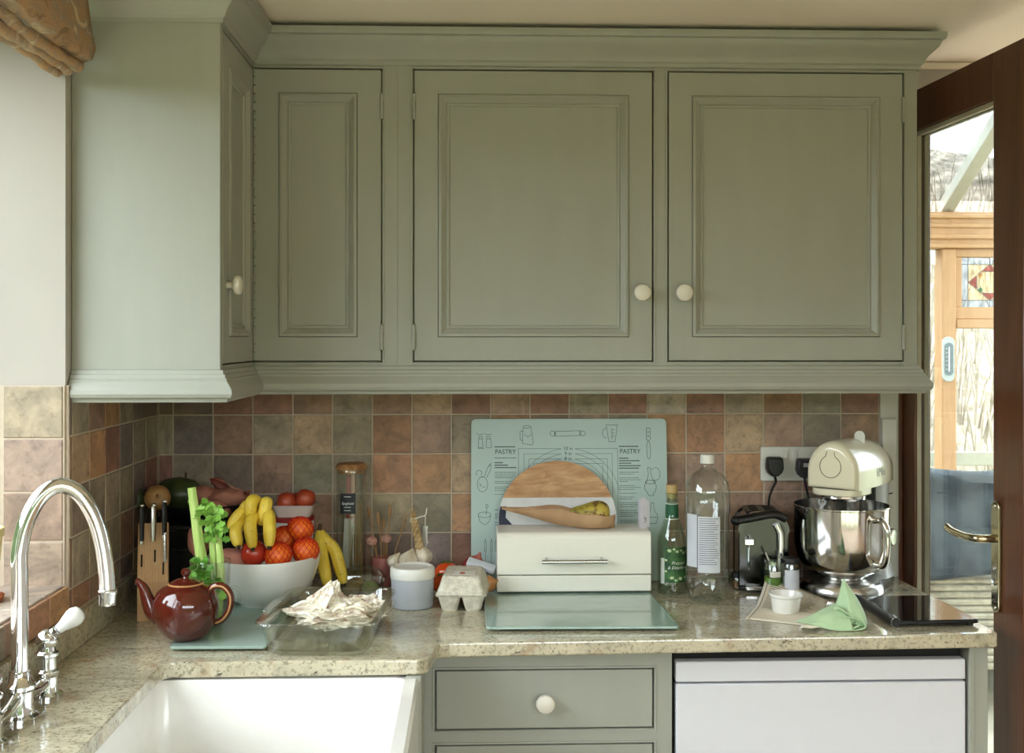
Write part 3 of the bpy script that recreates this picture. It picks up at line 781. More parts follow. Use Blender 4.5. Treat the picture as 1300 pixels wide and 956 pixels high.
# sink base and belfast sink
sb = thing('sink_base_cabinet', 'sage green base cabinet holding the white sink under the window', 'cabinet', (-0.128, -0.60, 0))
m = MB(); m.box(-0.670, 0.0, -2.14, -0.76, 0.10, ZB).box(-0.670, 0, -0.115, 0.50, 0.10, ZB).box(-0.670, 0, -0.76, -0.115, 0.10, 0.62).box(-0.670, -0.515, -0.76, -0.115, 0.62, ZB)
m.v = [(a, b, c) for a, b, c in m.v]; obj('carcass', m, m_paint, sb, smooth=0)
m = MB(); m.box(0.0, 0.03, -0.155, -0.03, 0.0, ZB); obj('corner_post', m, m_paint, sb, bevel=0.002)
d = cab_door(sb, 'door', 0, 0.13, 0.30, 0.48, (0.26, 0.42)); d.location = (0.02, -0.76, 0.13); d.rotation_euler = (0, 0, R(90))
d = cab_door(sb, 'door', 0, 0.13, 0.30, 0.48, (0.04, 0.42)); d.location = (0.02, -0.455, 0.13); d.rotation_euler = (0, 0, R(90))
m = MB(); S0 = rrect(0.575, 0.630, 0.03, 4, -0.3675, -1.038)
def ins(w, h, r_): return rrect(w, h, r_, 4, -0.3675, -1.038)
zt_ = ZT-0.034
rings = [[(x, y, 0.625) for x, y in ins(0.53, 0.63, 0.03)], [(x, y, zt_-0.006) for x, y in ins(0.53, 0.63, 0.03)], [(x, y, zt_) for x, y in ins(0.518, 0.618, 0.028)], [(x, y, zt_) for x, y in ins(0.475, 0.575, 0.02)], [(x, y, zt_-0.008) for x, y in ins(0.465, 0.565, 0.02)], [(x, y, 0.66) for x, y in ins(0.455, 0.555, 0.03)], [(x, y, 0.645) for x, y in ins(0.41, 0.51, 0.03)]]
m.rings(rings)
bs = thing('belfast_sink', 'deep white ceramic belfast sink set under the worktop', 'sink', (0, 0, 0))
obj('basin', m, m_white_gloss, bs)
m = MB(); m.lathe([(0, 0), (0.045, 0), (0.045, 0.003), (0.03, 0.004), (0.028, 0.001), (0, 0.001)], 24, (-0.3675, -1.038, 0.6455)); obj('drain', m, m_chrome, bs)

# ------------------------------------------------------------------ tap
tp = thing('kitchen_tap', 'tall chrome swan neck tap with white lever handles beside the sink', 'tap', (-0.736, -1.07, ZT))
m = MB(); m.lathe([(0, 0), (0.030, 0), (0.030, 0.006), (0.024, 0.010), (0.0215, 0.020), (0.0215, 0.046), (0.025, 0.050), (0.025, 0.056), (0.019, 0.062), (0.0165, 0.078), (0.0, 0.080)], 28)
obj('body', m, m_chrome, tp)
# spout: upright, high arc, drop
pts = [(0, 0, 0.07), (0, 0, 0.15), (0, 0, 0.232)]
H0, RA = 0.232, 0.0
top = []
sdir = Vector((math.cos(R(28)), math.sin(R(28)), 0))
prof = [(0.0, 0.272), (0.010, 0.320), (0.032, 0.360), (0.060, 0.376), (0.090, 0.362), (0.114, 0.324), (0.128, 0.276), (0.135, 0.226), (0.137, 0.188)]
pts = [Vector(p) for p in pts] + [sdir*a + Vector((0, 0, z)) for a, z in prof]
sp = bez(pts, 6); m = MB(); m.tube(sp, 0.0132, 20); obj('spout', m, m_chrome, tp)
m = MB(); e_ = pts[-1]; m.lathe([(0, -0.018), (0.0135, -0.018), (0.0142, -0.001), (0.0158, 0.001), (0.0158, 0.007), (0.0136, 0.009), (0, 0.009)], 24, tuple(e_)); obj('nozzle', m, m_chrome, tp)
for sgn in (1, -1):
    yy = 0.118*sgn
    m = MB(); m.lathe([(0, 0), (0.026, 0), (0.026, 0.005), (0.020, 0.010), (0.018, 0.035), (0.021, 0.039), (0.021, 0.045), (0.0165, 0.049), (0.0155, 0.068), (0.020, 0.071), (0.020, 0.076), (0.015, 0.080), (0.014, 0.086), (0, 0.087)], 24, (0, yy, 0))
    m.ball((0, yy, 0.098), 0.0185, 18, 12)
    v_ = obj('valve', m, m_chrome, tp)
    m = MB(); m.tube(bez([(0, yy*0.1, 0.040), (0, yy*0.5, 0.028), (0, yy*0.92, 0.028)], 6), 0.011, 14); obj('bridge_arm', m, m_chrome, tp)
    d_ = Vector((0.78, 0.10, 0.62) if sgn > 0 else (-0.25, -0.75, 0.6)).normalized(); b_ = Vector((0, yy, 0.100))
    q = d_.to_track_quat('Z', 'Y').to_matrix().to_4x4(); q.translation = b_
    m = MB(); m.lathe([(0, 0.010), (0.010, 0.012), (0.0095, 0.022), (0.011, 0.024), (0, 0.025)], 18, M=q); obj('lever_collar', m, m_chrome, v_)
    m = MB(); m.lathe([(0, 0.024), (0.0085, 0.025), (0.0095, 0.032), (0.0135, 0.044), (0.0165, 0.054), (0.0165, 0.062), (0.0125, 0.070), (0.006, 0.0735), (0, 0.074)], 20, M=q); obj('lever_handle', m, m_white_gloss, v_)

# ------------------------------------------------------------------ roman blind
def blind_material():
    k = Nodes('blind_fabric'); v = k.coord((1,0.55,1)); n = k.noise(v, 22, 4, 0.55, 1.2)
    c = k.ramp(n, [(0.30, srgb(130, 104, 78)), (0.45, srgb(176, 138, 100)), (0.55, srgb(150, 130, 108)), (0.70, srgb(204, 176, 140))])
    k.link(c, k.b.inputs['Base Color']); k.b.inputs['Roughness'].default_value = 0.9
    k.bump(k.noise(v, 400, 2), 0.2, 0.001); return k.m
m_blind = blind_material()
YB0, YB1 = -0.672, -2.30
bl = thing('roman_blind', 'gold and brown patterned roman blind gathered up above the window', 'blind', (XL, YB0, 0))
def to_l(p): return (p.x-XL, p.z)
P1 = to_l(PY(118, 76, YB0))
def wob(y, k): return 0.006*math.sin(y*7+k*1.7) + 0.004*math.sin(y*17+k)
def fold_sheet(name, sec, k, th=0.004):
    nn = len(sec)-1
    def fn(u, v):
        i = min(int(v*nn), nn-1); t = v*nn-i
        a, b = sec[i], sec[i+1]
        L = YB1-YB0
        return (a[0]+(b[0]-a[0])*t + wob(u*L, k)*0.7*math.sin(v*3.1), u*L, a[1]+(b[1]-a[1])*t + wob(u*L, k+3)*v)
    m = MB(); m.sheet(fn, 60, nn*2); return obj(name, m, m_blind, bl, solid=th, smooth=60)
zt2 = CEIL-0.012
fold_sheet('drape', [(0.030, zt2), (0.046, zt2-0.05), (P1[0]-0.004, P1[1]+0.06), (P1[0]+0.004, P1[1]+0.025), (P1[0]-0.002, P1[1]+0.004), (P1[0]-0.018, P1[1]), (P1[0]-0.034, P1[1]+0.016), (P1[0]-0.044, P1[1]+0.06)], 0)
for k, (px, py) in enumerate(((104, 72), (95, 82), (85, 88), (74, 92))):
    q = to_l(PY(px, py, YB0)); L_ = YB1-YB0; n_ = 110; pts = []; rr_ = []
    for i in range(n_+1):
        y = L_*i/n_; pts.append((q[0] + 0.5*wob(y, k), y, q[1] + 0.6*wob(y, k+2)))
        rr_.append(0.0112*(1 + 0.14*math.sin(i*0.9+k*1.3) + 0.06*math.sin(i*2.3+k)))
    m = MB(); m.tube(pts, rr_, 14); obj('fold', m, m_blind, bl)
m = MB(); m.box(0.002, 0.034, YB1-YB0, 0, zt2-0.03, zt2); obj('head_rail', m, m_white_paint, bl)

# ================================================================== THINGS ON THE WORKTOP: LEFT
def at(px, py, z=None): return PZ(px, py, ZT if z is None else z)
def lathe_M(direction, origin):
    q = Vector(direction).to_track_quat('Z', 'Y').to_matrix().to_4x4(); q.translation = Vector(origin); return q
m_board_glass = M_('frosted_green_glass', srgb(150, 172, 160), 0.16, var=0.02, coat=0.5)
GB = ZT + 0.011                  # top of the glass boards
def glass_board(label, corners):
    cx = sum(c.x for c in corners)/4; cy = sum(c.y for c in corners)/4
    t = thing('glass_chopping_board', label, 'chopping board', (cx, cy, ZT))
    pts = []
    n = 4
    for i, c in enumerate(corners):
        p = Vector((c.x-cx, c.y-cy)); a = Vector((corners[i-1].x-cx, corners[i-1].y-cy)); b = Vector((corners[(i+1) % 4].x-cx, corners[(i+1) % 4].y-cy))
        da = (a-p).normalized()*0.012; db = (b-p).normalized()*0.012
        for k in range(n+1):
            s_ = k/n; q = (p+da)*(1-s_)**2 + p*2*s_*(1-s_) + (p+db)*s_**2; pts.append((q.x, q.y))
    m = MB(); m.prism(pts, 0.005, 0.011); obj('glass_sheet', m, m_board_glass, t, smooth=0, bevel=0.0015)
    for c in corners:
        q = Vector((c.x-cx, c.y-cy)) * 0.86
        m = MB(); m.lathe([(0, 0), (0.008, 0), (0.007, 0.005), (0, 0.005)], 12, (q.x, q.y, 0)); obj('foot', m, m_white_plastic, t)
    return t
# board under the bread bin, board under the teapot
a, b = at(617, 796, GB), at(863, 795, GB)
glass_board('frosted green glass board lying under the front of the bread bin', [Vector((a.x, a.y, 0)), Vector((b.x, b.y, 0)), Vector((b.x-0.018, -0.06, 0)), Vector((a.x-0.002, -0.06, 0))])
a, b = at(214, 821, GB), at(331, 822, GB)
glass_board('frosted green glass board lying under the teapot and fruit bowl', [Vector((a.x, a.y, 0)), Vector((a.x+0.192, a.y-0.002, 0)), Vector((a.x+0.196, a.y+0.40, 0)), Vector((a.x+0.004, a.y+0.40, 0))])

# ------------------------------------------------------------------ teapot
m_teapot = M_('brown_glaze', srgb(80, 24, 14), 0.09, var=0.12, vscale=9, coat=0.8)
m_tan_glaze = M_('tan_glaze_line', srgb(190, 140, 90), 0.25)
c = at(236, 810, GB)
TP = thing('teapot', 'round brown glazed teapot with lid standing on the glass board', 'teapot', (c.x, c.y, GB), 0)
TP.scale = (0.85, 0.85, 0.87)
TR = 0.0775
body = [(0, 0.0), (0.040, 0.0), (0.043, 0.002), (0.056, 0.013), (0.070, 0.036), (0.0775, 0.066), (0.0755, 0.090), (0.067, 0.110), (0.054, 0.121), (0.041, 0.1255), (0.0395, 0.128), (0.036, 0.128), (0.034, 0.120), (0, 0.118)]
m = MB(); m.lathe(body, 48); bo = obj('body', m, m_teapot, TP)
m = MB(); m.lathe([(0.0393, 0.127), (0.0412, 0.126), (0.0418, 0.1285), (0.0393, 0.1295)], 40, cap=False); m.f.append(()) if False else None
obj('rim_line', m, m_tan_glaze, bo)
m = MB(); m.lathe([(0, 0.126), (0.0355, 0.1265), (0.0365, 0.129), (0.030, 0.134), (0.018, 0.139), (0.008, 0.141), (0.0065, 0.144), (0.0095, 0.148), (0.0118, 0.153), (0.0108, 0.159), (0.006, 0.163), (0, 0.164)], 36); obj('lid', m, m_teapot, TP)
sp = bez([(-0.060, 0, 0.050), (-0.080, 0, 0.066), (-0.092, 0, 0.095), (-0.100, 0, 0.118), (-0.112, 0, 0.131), (-0.118, 0, 0.133)], 6)
rr = [0.023 - 0.0145*min(1, i/22) for i in range(len(sp))]
m = MB(); m.tube(sp, rr, 18); obj('spout', m, m_teapot, TP)
hd = bez([(0.052, 0.0, 0.108), (0.068, -0.003, 0.122), (0.092, -0.005, 0.120), (0.108, -0.006, 0.098), (0.104, -0.006, 0.066), (0.088, -0.004, 0.044), (0.066, -0.001, 0.034)], 7)
m = MB(); m.tube(hd, 0.0085, 14, flat=0.62); ho = obj('handle', m, m_teapot, TP)
edge = [Vector((p.x, p.y-0.0074, p.z)) for p in hd]
m = MB(); m.tube(edge[2:-2], 0.0022, 8); obj('worn_edge', m, m_tan_glaze, ho)

# ------------------------------------------------------------------ knife block
m_block = wood_('pale_block_wood', srgb(206, 160, 112), srgb(228, 188, 140), 5, (8,8,1), 0.5)
c0, c1 = at(174, 789), at(212, 789)
KB = thing('knife_block', 'pale wooden knife block holding knives in the corner', 'knife block', ((c0.x+c1.x)/2, c0.y+0.004, ZT), R(14))
w = (c1.x-c0.x)/2
prof = [(0, 0), (0.092, 0), (0.110, 0.18), (0.072, 0.205), (0.0, 0.085)]
m = MB(); m.rings([[(-w, y, z) for y, z in prof], [(w, y, z) for y, z in prof]]); obj('block', m, m_block, KB, smooth=0, bevel=0.002)
sl_d = Vector((0, 0.072, 0.127)).normalized(); nrm = Vector((0, -0.127, 0.072)).normalized()
for i, (sx, s) in enumerate(((-0.024, 0.05), (0.004, 0.06), (0.022, 0.03), (0.022, 0.115))):
    b = Vector((sx, 0, 0.085)) + sl_d*s + nrm*0.0006
    m = MB(); q = Matrix(((1,0,0,b.x),(0,sl_d.y,nrm.y,b.y),(0,sl_d.z,nrm.z,b.z),(0,0,0,1)))
    m.box(-0.0018, 0.0018, -0.014, 0.014, -0.0004, 0.0004, q); obj('slot', m, m_black_gap, KB, smooth=0)
up = (sl_d*0.75 + nrm*0.35).normalized()
kn = [(-0.024, 0.088, 0.085, 0.0065), (0.001, 0.094, 0.080, 0.0075), (0.024, 0.100, 0.082, 0.0070), (0.026, 0.045, 0.062, 0.005)]
klab = ['thin steel capped knife at the wall end of the knife block', 'broad steel handled knife in the middle of the knife block', 'tall black handled knife at the bowl end of the knife block', 'short steel handled knife in the lower slot of the knife block']
for (sx, s, ln, r_), lb in zip(kn, klab):
    base = Matrix.Rotation(R(14), 4, 'Z') @ (Vector((sx, 0, 0.085)) + sl_d*s + nrm*0.002)
    loc = Vector(KB.location) + base
    kt = thing('kitchen_knife', lb, 'knife', loc, R(14), 'knives in the block')
    steel_h = 'steel handled' in lb
    m = MB(); m.tube([up*0.0, up*ln*0.5, up*(ln-0.008), up*ln], [r_*0.8, r_, r_*0.95, r_*0.6], 12, flat=0.6); obj('handle', m, m_steel if steel_h else m_black, kt)
    m = MB(); m.ball(tuple(up*ln), (r_*0.95, r_*0.75, r_*0.6), 12, 8); obj('end_cap', m, m_chrome, kt)
    m = MB(); m.tube([up*-0.0005, up*0.007], r_*0.92, 12, flat=0.6); obj('bolster', m, m_chrome, kt)

# ------------------------------------------------------------------ black stock pot with a dark fruit dish on top
m_enamel = M_('black_enamel', srgb(24, 26, 25), 0.3, var=0.15)
pc = Vector((-0.662, -0.137, ZT))
SP = thing('stock_pot', 'large black enamel stock pot standing in the tiled corner', 'pot', pc)
m = MB(); m.lathe([(0, 0), (0.118, 0), (0.122, 0.004), (0.122, 0.165), (0.125, 0.168), (0.125, 0.172), (0.120, 0.173), (0, 0.173)], 48); obj('body', m, m_enamel, SP)
m = MB(); m.lathe([(0.0, 0.1735), (0.119, 0.1735), (0.116, 0.180), (0.07, 0.188), (0, 0.190)], 40); obj('lid', m, m_enamel, SP)
for s in (-1, 1):
    m = MB(); m.tube(bez([(s*0.03-0.03*0, -0.121, 0.125), (s*0.03, -0.14, 0.128), (0, -0.146, 0.130)], 4) if False else bez([(-0.03, s*-0.119, 0.125), (-0.03, s*-0.136, 0.128), (0.03, s*-0.136, 0.128), (0.03, s*-0.119, 0.125)], 5), 0.005, 10); obj('handle', m, m_enamel, SP)
zd = ZT + 0.191
FD = thing('fruit_dish', 'shallow dark dish of fruit on top of the stock pot', 'dish', (pc.x+0.004, pc.y, zd))
m = MB(); m.lathe([(0, 0), (0.075, 0), (0.10, 0.010), (0.128, 0.030), (0.1305, 0.032), (0.128, 0.0335), (0.098, 0.015), (0.07, 0.007), (0, 0.006)], 48); obj('dish', m, m_enamel, FD)
def noisy(k, f=3.0, off=0): return lambda d: d * (1 + k*noise.noise(d*f + Vector((off, off*2, 0))))
def in_dish(px, py, dy): return PY(px, py, dy)
m_pear_b = two_tone('russet_skin', srgb(150, 108, 60), srgb(178, 136, 84), 14, rough=0.5)
m_melon = two_tone('dark_green_rind', srgb(40, 52, 24), srgb(70, 80, 40), 8, rough=0.4, stretch=(4,4,1))
m_sweet = two_tone('sweet_potato_skin', srgb(150, 92, 76), srgb(184, 124, 102), 12, rough=0.75, bump=0.3)
m_redskin = two_tone('dark_red_skin', srgb(120, 30, 30), srgb(160, 62, 44), 7, rough=0.3)
m_stem = M_('brown_stem', srgb(70, 50, 30), 0.8)
f = thing('russet_apple', 'brown russet apple in the dark dish on the stock pot', 'apple', PY(200, 632, -0.252))
APPLE = [(0.002, -0.75), (0.35, -0.93), (0.70, -0.82), (0.95, -0.40), (1.0, 0.05), (0.90, 0.50), (0.62, 0.80), (0.30, 0.86), (0.08, 0.72), (0.001, 0.66)]
def apple(parent, r, mat, tilt=(0.2, -1, 0.35)):
    q = lathe_M(tilt, (0, 0, 0))
    m = MB(); m.lathe([(a*r, b*r) for a, b in APPLE], 28, M=q); o = obj('flesh', m, mat, parent, sub=1)
    m = MB(); m.tube([q @ Vector((0, 0, 0.6*r)), q @ Vector((0.03*r, 0.02*r, 1.08*r))], 0.0014, 6); obj('stem', m, m_stem, parent)
    return o
apple(f, 0.031, m_pear_b)
f = thing('green_melon', 'dark green melon at the back of the dark dish', 'melon', PY(226, 628, -0.14))
m = MB(); m.ball((0, 0, 0), (0.062, 0.046, 0.042), 28, 18, fn=noisy(0.05)); obj('rind', m, m_melon, f)
m = MB(); m.tube([(0.02, -0.01, 0.038), (0.022, -0.012, 0.055)], 0.0025, 6); obj('stem', m, m_stem, f)
for i, (px, py, rr_, rot, lb) in enumerate(((262, 630, (0.047, 0.026, 0.024), 12, 'sweet potato leaning against the melon in the dark dish'), (286, 634, (0.050, 0.027, 0.026), -8, 'sweet potato at the banana side of the dark dish'), (274, 645, (0.036, 0.024, 0.020), 20, 'small sweet potato low at the front of the dark dish'))):
    p = PY(px, py, -0.155 - 0.045*(i == 2) - 0.012*i)
    m = MB(); m.ball((0, 0, 0), rr_, 24, 14, fn=noisy(0.18, 2.2, i), M=Matrix.Rotation(R(rot), 4, 'Y'))
    o = obj('sweet_potato', m, m_sweet, loc=p); tag(o, lb, 'sweet potato', 'fruit and vegetables in the dark dish')
m_pack = two_tone('red_clear_wrap', srgb(150, 70, 60), srgb(196, 140, 120), 9, rough=0.25)
m = MB(); m.sheet(lambda u, v: (0.10*(u-0.5), 0.035*(v-0.5), 0.010*math.sin(u*7)*math.sin(v*5)+0.012*math.cos(u*3)), 24, 10)
o = obj('red_food_wrapper', m, m_pack, loc=PY(292, 619, -0.135), rot=(R(-30), R(6), 0), solid=0.0012); tag(o, 'crumpled red food wrapper lying over the sweet potatoes', 'wrapper')
f = thing('avocado', 'dark avocado at the wall end of the dark dish', 'avocado', PY(174, 632, -0.185))
m = MB(); m.lathe([(0, -0.030), (0.014, -0.027), (0.022, -0.014), (0.0215, 0.0), (0.015, 0.016), (0.009, 0.026), (0.004, 0.030), (0, 0.031)], 24, M=Matrix.Rotation(R(-18), 4, 'Y')); obj('skin', m, m_melon, f, sub=1)
m = MB(); m.tube([(-0.009, 0, 0.029), (-0.0105, 0, 0.035)], 0.002, 6); obj('stem', m, m_stem, f)

# ------------------------------------------------------------------ white fruit bowl
c = at(335, 766, GB)
BR_ = 0.128; BH = 0.112
FB = thing('fruit_bowl', 'large white porcelain bowl piled with fruit on the glass board', 'bowl', (c.x, c.y+0.008, GB))
bz = Vector(FB.location)
m = MB(); m.lathe([(0, 0.003), (0.045, 0.003), (0.047, 0), (0.055, 0), (0.058, 0.005), (0.090, 0.022), (0.112, 0.052), (0.124, 0.086), (0.1285, 0.110), (0.1285, 0.112), (0.1255, 0.1125), (0.1205, 0.088), (0.108, 0.056), (0.086, 0.028), (0.05, 0.012), (0, 0.010)], 64); obj('bowl', m, m_white_gloss, FB)
YW = bz.y
# bananas: a hand of small ones, tips towards the viewer
def banana_material():
    k = Nodes('banana_skin'); v = k.coord((1,1,1)); n = k.noise(v, 16, 4); n2 = k.noise(v, 120, 3)
    c = k.ramp(n, [(0.3, srgb(218, 182, 46)), (0.6, srgb(246, 216, 84)), (0.8, srgb(208, 194, 80))])
    c = k.mix(k.ramp(n2, [(0.28, (1,1,1,1)), (0.34, (0,0,0,1))]), c, srgb(96, 70, 30))
    k.link(c, k.b.inputs['Base Color']); k.b.inputs['Roughness'].default_value = 0.45; return k.m
m_banana = banana_material(); m_tip = M_('banana_tip', srgb(60, 46, 28), 0.8)
crown = PY(337, 655, YW+0.03)
BN = thing('banana_bunch', 'hand of small yellow bananas heaped in the white bowl', 'bananas', crown)
def banana(parent, pts, r, name='banana'):
    P = bez(pts, 6); n = len(P)
    rr_ = [r*(0.34 + 0.66*min(1, (i/n)*4.0))*(1 if i < n*0.78 else max(0.28, 1-((i-n*0.78)/(n*0.22))**2*0.75)) for i in range(n)]
    m = MB(); m.tube(P, rr_, 7); o = obj(name, m, m_banana, parent, sub=1)
    d = (P[-1]-P[-2]).normalized()
    t = MB(); t.tube([P[-1]-d*0.002, P[-1]+d*0.005], [r*0.3, r*0.22], 8); obj('tip', t, m_tip, o); return o
for (px, py, dy, mx_, my_) in ((291, 672, -0.055, 306, 652), (304, 668, -0.035, 313, 643), (303, 694, -0.085, 300, 672), (321, 697, -0.100, 318, 663), (342, 695, -0.095, 342, 660), (317, 658, -0.060, 320, 636), (331, 668, -0.05, 338, 640)):
    tip = PY(px, py, YW+dy) - crown; mid = PY(mx_, my_, YW+dy*0.62-0.012) - crown
    banana(BN, [(0.002, 0.004, 0.0), tuple(mid*0.5+Vector((0, 0, 0.010))), tuple(mid), tuple(tip)], 0.0165)
m = MB(); m.ball((0.002, 0.006, 0), (0.014, 0.012, 0.010), 12, 8); obj('crown', m, m_stem, BN)
# fruit under and beside them
m_apple = two_tone('red_apple_skin', srgb(150, 22, 20), srgb(196, 60, 40), 6, rough=0.22, coat=0.3)
m_orange = two_tone('orange_peel', srgb(224, 92, 20), srgb(240, 124, 36), 30, rough=0.42, bump=0.12)
m_net = M_('red_net', srgb(206, 36, 24), 0.5)
f = thing('red_apple', 'shiny red apple below the bananas in the white bowl', 'apple', PY(322, 702, YW-0.068)); apple(f, 0.030, m_apple, (0.1, -0.5, 0.8))
def netted(px, py, dy, lb):
    f = thing('netted_orange', lb, 'orange', PY(px, py, YW+dy), 0, 'oranges in red net')
    m = MB(); m.ball((0, 0, 0), (0.0305, 0.0305, 0.029), 28, 18); obj('peel', m, m_orange, f)
    n = MB(); k_ = 14
    rd = 0.0312
    for s in (1, -1):
        for i in range(k_):
            pts = []
            for j in range(13):
                t = math.pi*(0.06+0.88*j/12); p = 2*math.pi*i/k_ + s*t*0.75
                pts.append((rd*math.sin(t)*math.cos(p), rd*math.sin(t)*math.sin(p), rd*0.96*math.cos(t)))
            n.tube(pts, 0.00075, 4, cap=False)
    obj('net', n, m_net, f); return f
netted(353, 705, -0.070, 'orange in red net resting on the front rim of the white bowl')
netted(388, 699, -0.030, 'orange in red net at the rim of the white bowl beside the upright bananas')
netted(381, 672, 0.008, 'orange in red net topmost of the netted oranges')
netted(361, 684, 0.015, 'orange in red net tucked behind the bananas')
for i, (px, py, dy, rot, lb) in enumerate(((296, 709, -0.050, 15, 'pinkish sweet potato lying in the white bowl beside the celery glass'), (251, 690, -0.012, 75, 'pinkish sweet potato standing up at the teapot side of the white bowl'))):
    m = MB(); m.ball((0, 0, 0), (0.038, 0.024, 0.022), 24, 14, fn=noisy(0.16, 2.0, i+5), M=Matrix.Rotation(R(rot), 4, 'Y'))
    o = obj('sweet_potato', m, m_sweet, loc=PY(px, py, YW+dy)); tag(o, lb, 'sweet potato')
# two bananas propped against the right of the bowl
bb = PY(404, 676, -0.205)
BP = thing('banana_pair', 'two ripe bananas propped upright against the white bowl', 'bananas', bb)
for (e, k_) in ((PY(437, 742, -0.215), 0.006), (PY(416, 746, -0.235), 0.0)):
    mid = (PY(425, 700, -0.205) if k_ else PY(409, 706, -0.225)) - bb
    banana(BP, [(k_, 0, 0.006), tuple(mid*0.45), tuple(mid), tuple(e-bb)], 0.0175)
m = MB(); m.tube([(0.002, 0, 0.002), (0.005, 0.002, 0.020)], [0.006, 0.004], 8); obj('crown', m, m_stem, BP)
# white tub with punnet of nectarines behind
c = PY(371, 700, -0.075)
TB = thing('white_tub', 'tall white plastic tub with a red rim behind the fruit bowl', 'tub', (c.x, -0.075, ZT))
m = MB(); m.lathe([(0, 0), (0.046, 0), (0.050, 0.004), (0.0535, 0.165), (0.052, 0.166), (0, 0.166)], 40); obj('body', m, m_white_plastic, TB)
m = MB(); m.lathe([(0.0538, 0.166), (0.0555, 0.167), (0.0555, 0.175), (0.053, 0.177), (0, 0.177), (0, 0.1665)], 40); obj('rim', m, M_('red_plastic', srgb(150, 40, 34), 0.35), TB)
zp = ZT+0.1775
m_punnet = M_('pulp_white_plastic', srgb(214, 198, 188), 0.4)
NP = thing('fruit_punnet', 'pale plastic punnet of nectarines on top of the white tub', 'punnet', (c.x+0.006, -0.075, zp))
def tray(w0, h0, w1, h1, z, r_=0.012):
    return [[(x, y, 0) for x, y in rrect(w0, h0, r_, 4)], [(x, y, z) for x, y in rrect(w1, h1, r_, 4)], [(x, y, z+0.001) for x, y in rrect(w1+0.008, h1+0.008, r_+0.003, 4)], [(x, y, z) for x, y in rrect(w1-0.002, h1-0.002, r_, 4)], [(x, y, 0.0015) for x, y in rrect(w0-0.002, h0-0.002, r_, 4)]]
m = MB(); m.rings(tray(0.082, 0.070, 0.104, 0.086, 0.030)); obj('tray', m, m_punnet, NP)
m_nect = two_tone('nectarine_skin', srgb(140, 24, 24), srgb(190, 84, 50), 4, rough=0.35)
for i, (px, py, dy, lb) in enumerate(((364, 637, -0.088, 'orange red nectarine in the pale punnet next to the bananas'), (388, 633, -0.082, 'dark red nectarine at the jar end of the pale punnet'), (378, 638, -0.050, 'nectarine at the back of the pale punnet'))):
    f = thing('nectarine', lb, 'nectarine', PY(px, py, dy), 0, 'nectarines in the punnet')
    m = MB(); m.lathe([(a*0.0255, b*0.027) for a, b in APPLE], 26, M=lathe_M((0.3*i, 0.2, 1), (0, 0, 0))); obj('skin', m, m_nect, f, sub=1)
    m = MB(); m.tube([(0, 0.004, 0.019), (0.0, 0.004, 0.024)], 0.002, 6); obj('stem', m, m_stem, f)

# ------------------------------------------------------------------ glass mug of celery
c = at(267, 793, GB)
MG = thing('glass_mug', 'clear glass mug with handle holding celery behind the teapot', 'mug', (c.x, c.y, GB))
m = MB(); m.lathe([(0, 0), (0.026, 0), (0.029, 0.003), (0.033, 0.03), (0.040, 0.085), (0.0425, 0.135), (0.0425, 0.137), (0.0405, 0.137), (0.038, 0.085), (0.031, 0.03), (0.027, 0.009), (0, 0.007)], 40); g_ = obj('glass', m, m_glass, MG)
m = MB(); m.lathe([(0.0405, 0.1365), (0.0415, 0.1385), (0.0428, 0.1365), (0.0415, 0.1355)], 40, cap=False); obj('lip', m, m_glass, g_)
m = MB(); m.tube(bez([(0.036, 0, 0.075), (0.056, -0.002, 0.078), (0.062, -0.002, 0.055), (0.050, -0.001, 0.034), (0.033, 0, 0.034)], 6), 0.0042, 10); obj('handle', m, m_glass, MG)
m = MB(); m.lathe([(0, 0.0), (0.026, 0.0), (0.0295, 0.020), (0.0295, 0.021), (0, 0.021)], 32, (0, 0, 0.0095)); obj('water', m, m_glass, MG)
m_cel = two_tone('celery_stalk', srgb(150, 186, 84), srgb(196, 218, 130), 5, rough=0.4, stretch=(12,12,1))
m_leaf = two_tone('celery_leaf', srgb(92, 150, 48), srgb(154, 200, 88), 10, rough=0.55)
CE = thing('celery', 'bunch of fresh green celery with one long stalk standing in the glass mug', 'celery', (c.x, c.y, GB+0.011))
cb = Vector(CE.location)
def stalk(p0, p1, r0, r1, bend):
    P = bez([p0, (Vector(p0)+Vector(p1))/2+Vector(bend), p1], 6); n = len(P); m = MB(); rs = []
    d = (P[-1]-P[0]).normalized(); a = Vector((1, 0, 0)); a = (a-d*a.dot(d)).normalized(); b = d.cross(a)
    for i, p in enumerate(P):
        r_ = r0+(r1-r0)*i/(n-1); ring = []
        for k in range(20):
            t = 2*math.pi*k/20; rad = r_*(1+0.09*math.cos(5*t)); x = math.cos(t)*rad; y = math.sin(t)*rad*0.62
            if math.sin(t) > 0.3: y -= r_*0.55*(math.sin(t)-0.3)
            ring.append(p+a*x+b*y)
        rs.append(ring)
    m.rings(rs); return obj('stalk', m, m_cel, CE)
stalk((0.006, 0.0, 0.0), tuple(PY(243, 619, cb.y-0.004)-cb), 0.014, 0.0085, (-0.004, 0, 0.0))
stalk((-0.008, 0.008, 0.0), tuple(PY(268, 668, cb.y+0.012)-cb), 0.013, 0.007, (0.010, 0, 0))
stalk((0.014, -0.004, 0.0), tuple(PY(276, 672, cb.y-0.002)-cb), 0.010, 0.006, (0.008, 0, 0))
stalk((-0.014, -0.004, 0.0), tuple(PY(254, 742, cb.y-0.012)-cb), 0.009, 0.006, (-0.004, 0, 0))
rng = random.Random(11)
